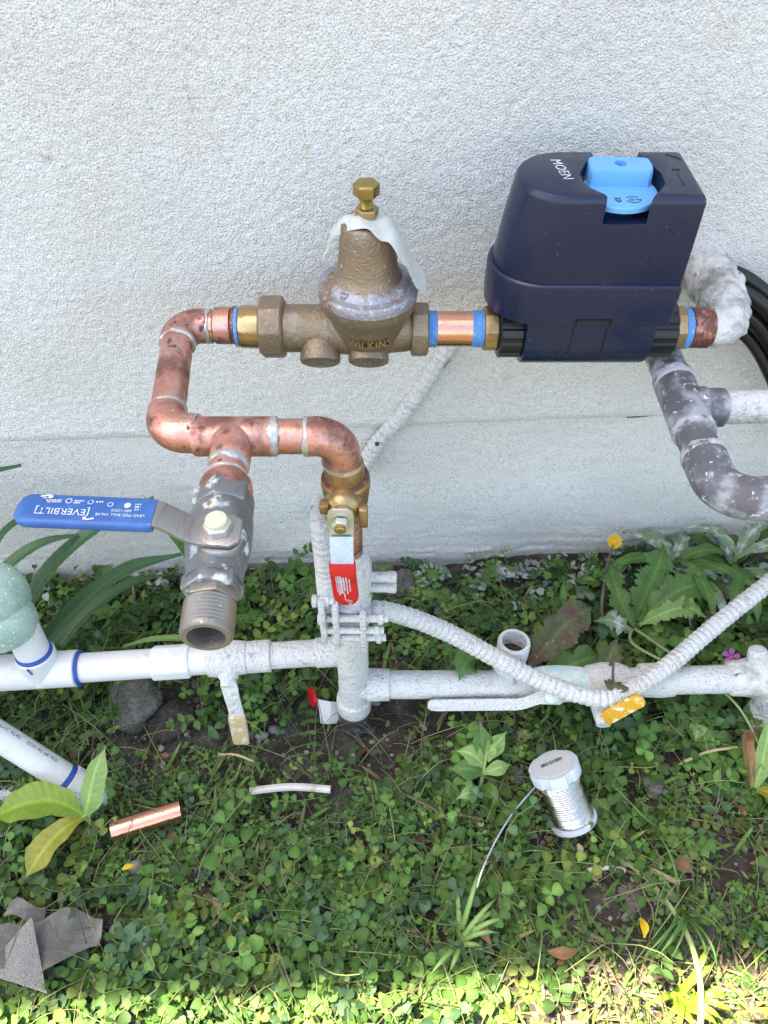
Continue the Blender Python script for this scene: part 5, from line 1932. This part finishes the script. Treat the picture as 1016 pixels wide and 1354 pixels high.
# reddish crinkled leaf plant beside the open stub
rl_ = thing('reddish_leaf_plant', 'plant with a large crinkled reddish leaf beside the open pipe stub', 'plant', (.215, .52, 0))
blade([(.185, .490, .045), (.215, .515, .075), (.245, .540, .085), (.275, .565, .070)], [.004, .022, .022, .001], LEAF_RED, 'leaf', rl_, .18, up=(0, -.5, 1), rag=.12, wave=.003, seed=8)
blade([(.200, .485, .03), (.225, .480, .060), (.255, .490, .065), (.28, .505, .05)], [.004, .016, .017, .001], LEAF_GREEN, 'leaf', rl_, .2, up=(0, -.4, 1), rag=.15, wave=.002, seed=9)
blade([(.27, .470, .03), (.285, .495, .060), (.300, .520, .070)], [.003, .017, .001], LEAF_RED, 'leaf', rl_, .2, up=(0, -.4, 1), rag=.25, wave=.002, seed=10)
blade([(.2300, .53, .03), (.232, .555, .075), (.231, .580, .115)], [.005, .008, .0003], LEAF_GREEN, 'leaf', rl_, .25, up=(0, -1, .3), seed=12)
stalk([(.275, .470, .03), (.262, .445, .135), (.26, .425, .13), (.262, .40, .12)], .0022, STEM_DARK, rl_)
blade([(.262, .425, .122), (.258, .412, .140), (.250, .395, .128)], [.003, .010, .0005], LEAF_RED, 'leaf', rl_, .25, rag=.3, wave=.002, seed=13)

# heart leaf peeping from behind the lower pipe
hp = thing('heart_leaf_plant', 'fresh green heart-shaped leaves rising behind the low white pipe', 'plant', (.105, .475, 0))
blade([(.118, .470, .085), (.108, .462, .115), (.095, .448, .128), (.086, .430, .118)], [.012, .021, .017, .0005], LEAF_GREEN, 'leaf', hp, .15, up=(0, -.6, .8), seed=3)
blade([(.118, .472, .085), (.133, .468, .110), (.146, .460, .112)], [.006, .014, .0005], LEAF_GREEN, 'leaf', hp, .15, up=(0, -.6, .8), seed=5)
stalk([(.112, .482, .0), (.116, .478, .05), (.118, .470, .088)], .002, STEM_PALE, hp)

# pale weed in front of the low pipe
pw_ = thing('pale_leaf_weed', 'upright pale green leafy weed left of the solder spool', 'plant', (.110, .335, 0))
stalk([(.108, .330, 0), (.112, .342, .03), (.116, .358, .060), (.118, .368, .075)], .0025, STEM_PALE, pw_)
for k, (p, wds) in enumerate((
        ([(.116, .360, .060), (.112, .378, .080), (.110, .396, .088)], [.004, .0115, .0005]),
        ([(.117, .360, .062), (.130, .374, .078), (.141, .386, .080)], [.004, .0105, .0005]),
        ([(.115, .356, .056), (.099, .364, .070), (.083, .368, .068)], [.004, .0115, .0005]),
        ([(.114, .350, .048), (.095, .350, .060), (.075, .352, .055)], [.004, .0115, .0005]),
        ([(.115, .350, .050), (.132, .352, .060), (.146, .358, .054)], [.003, .0085, .0005]),
        ([(.117, .364, .070), (.122, .364, .082), (.127, .370, .088)], [.003, .0065, .0005]),
        ([(.112, .340, .036), (.122, .326, .050), (.128, .314, .048)], [.003, .0085, .0005]),
        ([(.111, .335, .030), (.095, .328, .046), (.082, .322, .044)], [.003, .0090, .0005]))):
    blade(p, wds, LEAF_PALE if k % 3 else LEAF_GREEN, 'leaf', pw_, .22, up=(0, -.4, 1), seed=k)

def leafy(name, label, c, n, L, wd, mats, seed, lean=(0, 0)):
    t = thing(name, label, 'plant', (c[0], c[1], 0))
    rdl = random.Random(seed)
    z = gh(*c)
    stalk([(c[0], c[1], z - .004), (c[0] + lean[0] * .3, c[1] + lean[1] * .3, z + L * .35), (c[0] + lean[0] * .6, c[1] + lean[1] * .6, z + L * .6)], .002, STEM_PALE, t)
    for k in range(n):
        a = 6.283 * k / n + rdl.uniform(-.4, .4)
        ln = L * rdl.uniform(.6, 1.1)
        d = V(math.cos(a), math.sin(a), 0)
        h0 = L * rdl.uniform(.15, .6)
        p0 = V(c[0] + lean[0] * h0 / L * .9, c[1] + lean[1] * h0 / L * .9, z + h0)
        p1 = p0 + d * ln * .35 + V(0, 0, ln * .22)
        p2 = p0 + d * ln * .7 + V(0, 0, ln * .22)
        p3 = p0 + d * ln + V(0, 0, ln * rdl.uniform(-.05, .15))
        for q in (p1, p2, p3):
            q.y = min(q.y, wall_y(q.x) - .014)
        blade([p0, p1, p2, p3], [wd * .25, wd * rdl.uniform(.8, 1.1), wd * .8, .0004], mats[k % len(mats)], 'leaf', t, .2, n=4, seed=seed + k, rag=.10, wave=.0015)
    return t


leafy('leafy_weed', 'dense dusty weed at the wall foot under the speckled elbow', (.410, .655), 14, .115, .010, (LEAF_DUSTY, LEAF_GREEN, LEAF_DUSTY), 31)
leafy('leafy_weed', 'green lobed weed right of the yellow flower weed', (.455, .595), 11, .08, .011, (LEAF_GREEN, LEAF_RED, LEAF_GREEN), 32)
leafy('leafy_weed', 'dusty weed at the right edge above the slanting cable', (.500, .660), 14, .120, .010, (LEAF_DUSTY, LEAF_GREEN), 33)
leafy('leafy_weed', 'small green weed left of the yellow flower at the wall foot', (.275, .640), 7, .04, .008, (LEAF_GREEN, LEAF_DUSTY), 34)
leafy('leafy_weed', 'low green weed below the low pipe near the spigot', (.380, .400), 7, .05, .009, (LEAF_GREEN, LEAF_PALE), 35)
leafy('leafy_weed', 'fresh green weed below the blue valve by the left pipe', (-.225, .520), 8, .055, .010, (LEAF_GREEN, LEAF_PALE, LEAF_GREEN), 36)
leafy('leafy_weed', 'broad-leaved rosette right of the abrasive cloth', (-.235, .185), 6, .04, .010, (LEAF_GREEN, LEAF_DUSTY), 38)
leafy('leafy_weed', 'green weed at the wall foot left of the ribbed cable', (-.105, .640), 8, .05, .009, (LEAF_GREEN,), 39)

# small pink flower at the right
pk = thing('pink_flower', 'small five-petalled pink flower above the painted spigot', 'flower', (.447, .500, 0))
PC = V(.4385, .4950, .062)
stalk([(.452, .505, 0), (.446, .502, .035), PC], .0009, STEM_PALE, pk)
a, u, v = frame(V(-.35, -.5, .79).normalized())
for k in range(5):
    t = 2 * math.pi * k / 5 + .3
    d = u * math.cos(t) + v * math.sin(t)
    s_ = a.cross(d)
    m = MB()
    o5 = [(.0008, 0), (.004, .0022), (.0075, .0034), (.0100, .0026), (.0108, 0), (.0100, -.0026), (.0075, -.0034), (.004, -.0022)]
    m.v = [PC + d * x + s_ * y + a * (.001 + x * .12) for x, y in o5]
    m.f = [tuple(range(8))]
    m.build('petal', PETAL_P, pk, smooth=False)
m = MB(); m.lathe(PC, a, [(-.001, .0012), (.0016, .0011)], 8); m.build('flower_eye', PETAL_O, pk)


def tuft(name, label, c, n, L, mat, spread, wd, seed, lean=(0, 0)):
    t = thing(name, label, 'grass', (c[0], c[1], 0))
    rdl = random.Random(seed)
    z = gh(*c)
    for k in range(n):
        a = rdl.uniform(0, 6.283)
        e = rdl.uniform(.35, 1.1)
        ln = L * rdl.uniform(.6, 1.1)
        d = V(math.cos(a) * spread + lean[0], math.sin(a) * spread + lean[1], 0)
        p0 = V(c[0] + rdl.uniform(-.006, .006), c[1] + rdl.uniform(-.006, .006), z)
        p1 = p0 + d * ln * .4 + V(0, 0, ln * .45)
        p2 = p0 + d * ln * .8 + V(0, 0, ln * .55)
        p3 = p0 + d * ln * 1.15 + V(0, 0, ln * .38)
        blade([p0, p1, p2, p3], [wd * .8, wd, wd * .8, .0002], mat, 'leaf', t, .25, n=2, seed=k)
    return t


tuft('grass_tuft', 'light green tuft of grass in the shade below the solder wire end', (.078, .185), 9, .065, LEAF_PALE, .75, .0028, 3, (-.1, .25))
tuft('grass_tuft', 'broad yellow-green grass tuft in the sun at bottom right', (.295, .135), 10, .07, LEAF_BROAD, .7, .0035, 5, (0, .1))
tuft('grass_tuft', 'lank thin-bladed green grass tuft right of the bare patch', (.315, .215), 11, .075, LEAF_GREEN, .8, .0017, 6, (-.1, .1))
tuft('grass_tuft', 'yellowed grass tuft in the sun at bottom right corner', (.40, .125), 8, .06, LEAF_YELLOW, .8, .003, 8)
tuft('grass_tuft', 'dusty pale grass tuft under the speckled elbow at the wall foot', (.425, .640), 12, .085, LEAF_DUSTY, .8, .0045, 9, (-.1, -.1))
tuft('grass_tuft', 'dusty pale grass tuft at the right edge by the wall', (.50, .650), 11, .085, LEAF_DUSTY, .8, .004, 10, (-.1, -.1))
bs = thing('bent_stalk', 'thick bent yellow-green stalk rising from the sun into the shade at lower right', 'stalk', (.3, .09, 0))
stalk([(.292, .070, .012), (.305, .110, .025), (.312, .150, .035), (.306, .190, .042), (.285, .235, .036), (.262, .262, .025)], .0035, STEM_PALE, bs)

# right-edge plant: green blade, yellow leaf, curled brown leaf
re_ = thing('right_edge_seedling', 'seedling at the right edge with green blade, yellow leaf and curled brown leaf', 'plant', (.437, .350, 0))
blade([(.430, .340, .03), (.437, .362, .055), (.443, .385, .075), (.443, .405, .080)], [.004, .0105, .0085, .0003], LEAF_PALE, 'leaf', re_, .3, up=(-.3, -.4, 1), seed=1)
blade([(.432, .338, .03), (.448, .326, .045), (.468, .312, .040), (.485, .308, .03)], [.004, .013, .014, .001], LEAF_YELLOW, 'leaf', re_, .2, seed=2)
blade([(.426, .342, .03), (.422, .362, .050), (.423, .382, .060), (.429, .392, .058), (.424, .402, .050)], [.003, .0055, .007, .0065, .001], DEADLEAF, 'leaf', re_, .8, seed=3)

# loose leaves and petals lying about
loose = [([(.268, .205, .024), (.270, .196, .028), (.268, .186, .026)], [.001, .0045, .001], PETAL_Y, 'yellow_petal', 'fallen yellow petal on the bare patch', 'petal'),
         ([(-.283, .251, .030), (-.278, .253, .033), (-.272, .255, .030)], [.001, .003, .001], PETAL_Y, 'yellow_petal', 'fallen yellow petal in weeds above the abrasive cloth', 'petal'),
         ([(.096, .207, .026), (.101, .193, .030), (.109, .180, .026)], [.003, .0065, .001], DEADLEAF, 'dead_leaf', 'brown dead leaf beside the light green grass tuft', 'leaf'),
         ([(.312, .262, .022), (.325, .256, .028), (.337, .249, .024)], [.002, .008, .001], DEADLEAF, 'dead_leaf', 'brown dead leaf above the lank thin-bladed grass tuft', 'leaf'),
         ([(.42, .11, .02), (.43, .12, .03), (.44, .14, .028)], [.002, .007, .001], DEADLEAF, 'dead_leaf', 'rusty dead leaf in the sun at bottom right corner', 'leaf'),
         ([(.165, .175, .02), (.185, .172, .026), (.2, .176, .024)], [.001, .006, .001], DEADLEAF, 'dead_leaf', 'tan dead leaf at the shadow edge left of the bare patch', 'leaf')]
for p, wds, mt, nm, lab, ct_ in loose:
    o = blade(p, wds, mt, nm, None, .25, n=3)
    o['label'] = lab; o['category'] = ct_
# pale rubble of overspray at the wall foot
for i, (x, y, s) in enumerate(((.175, .672, .020), (.215, .668, .014), (.29, .655, .016), (.36, .668, .018))):
    clod('plaster_flake', ('longest white plaster flake at the wall foot left of the yellow flower', 'small white plaster flake just left of the yellow flower', 'white plaster flake below the yellow flower', 'white plaster flake behind the yellow flower weed')[i],
         'flake', (x, y, gh(x, y) + .006), (s, s * .55, .006), LEAF_DUSTY if i > 1 else WPAINT, seed=20 + i, sub=2)
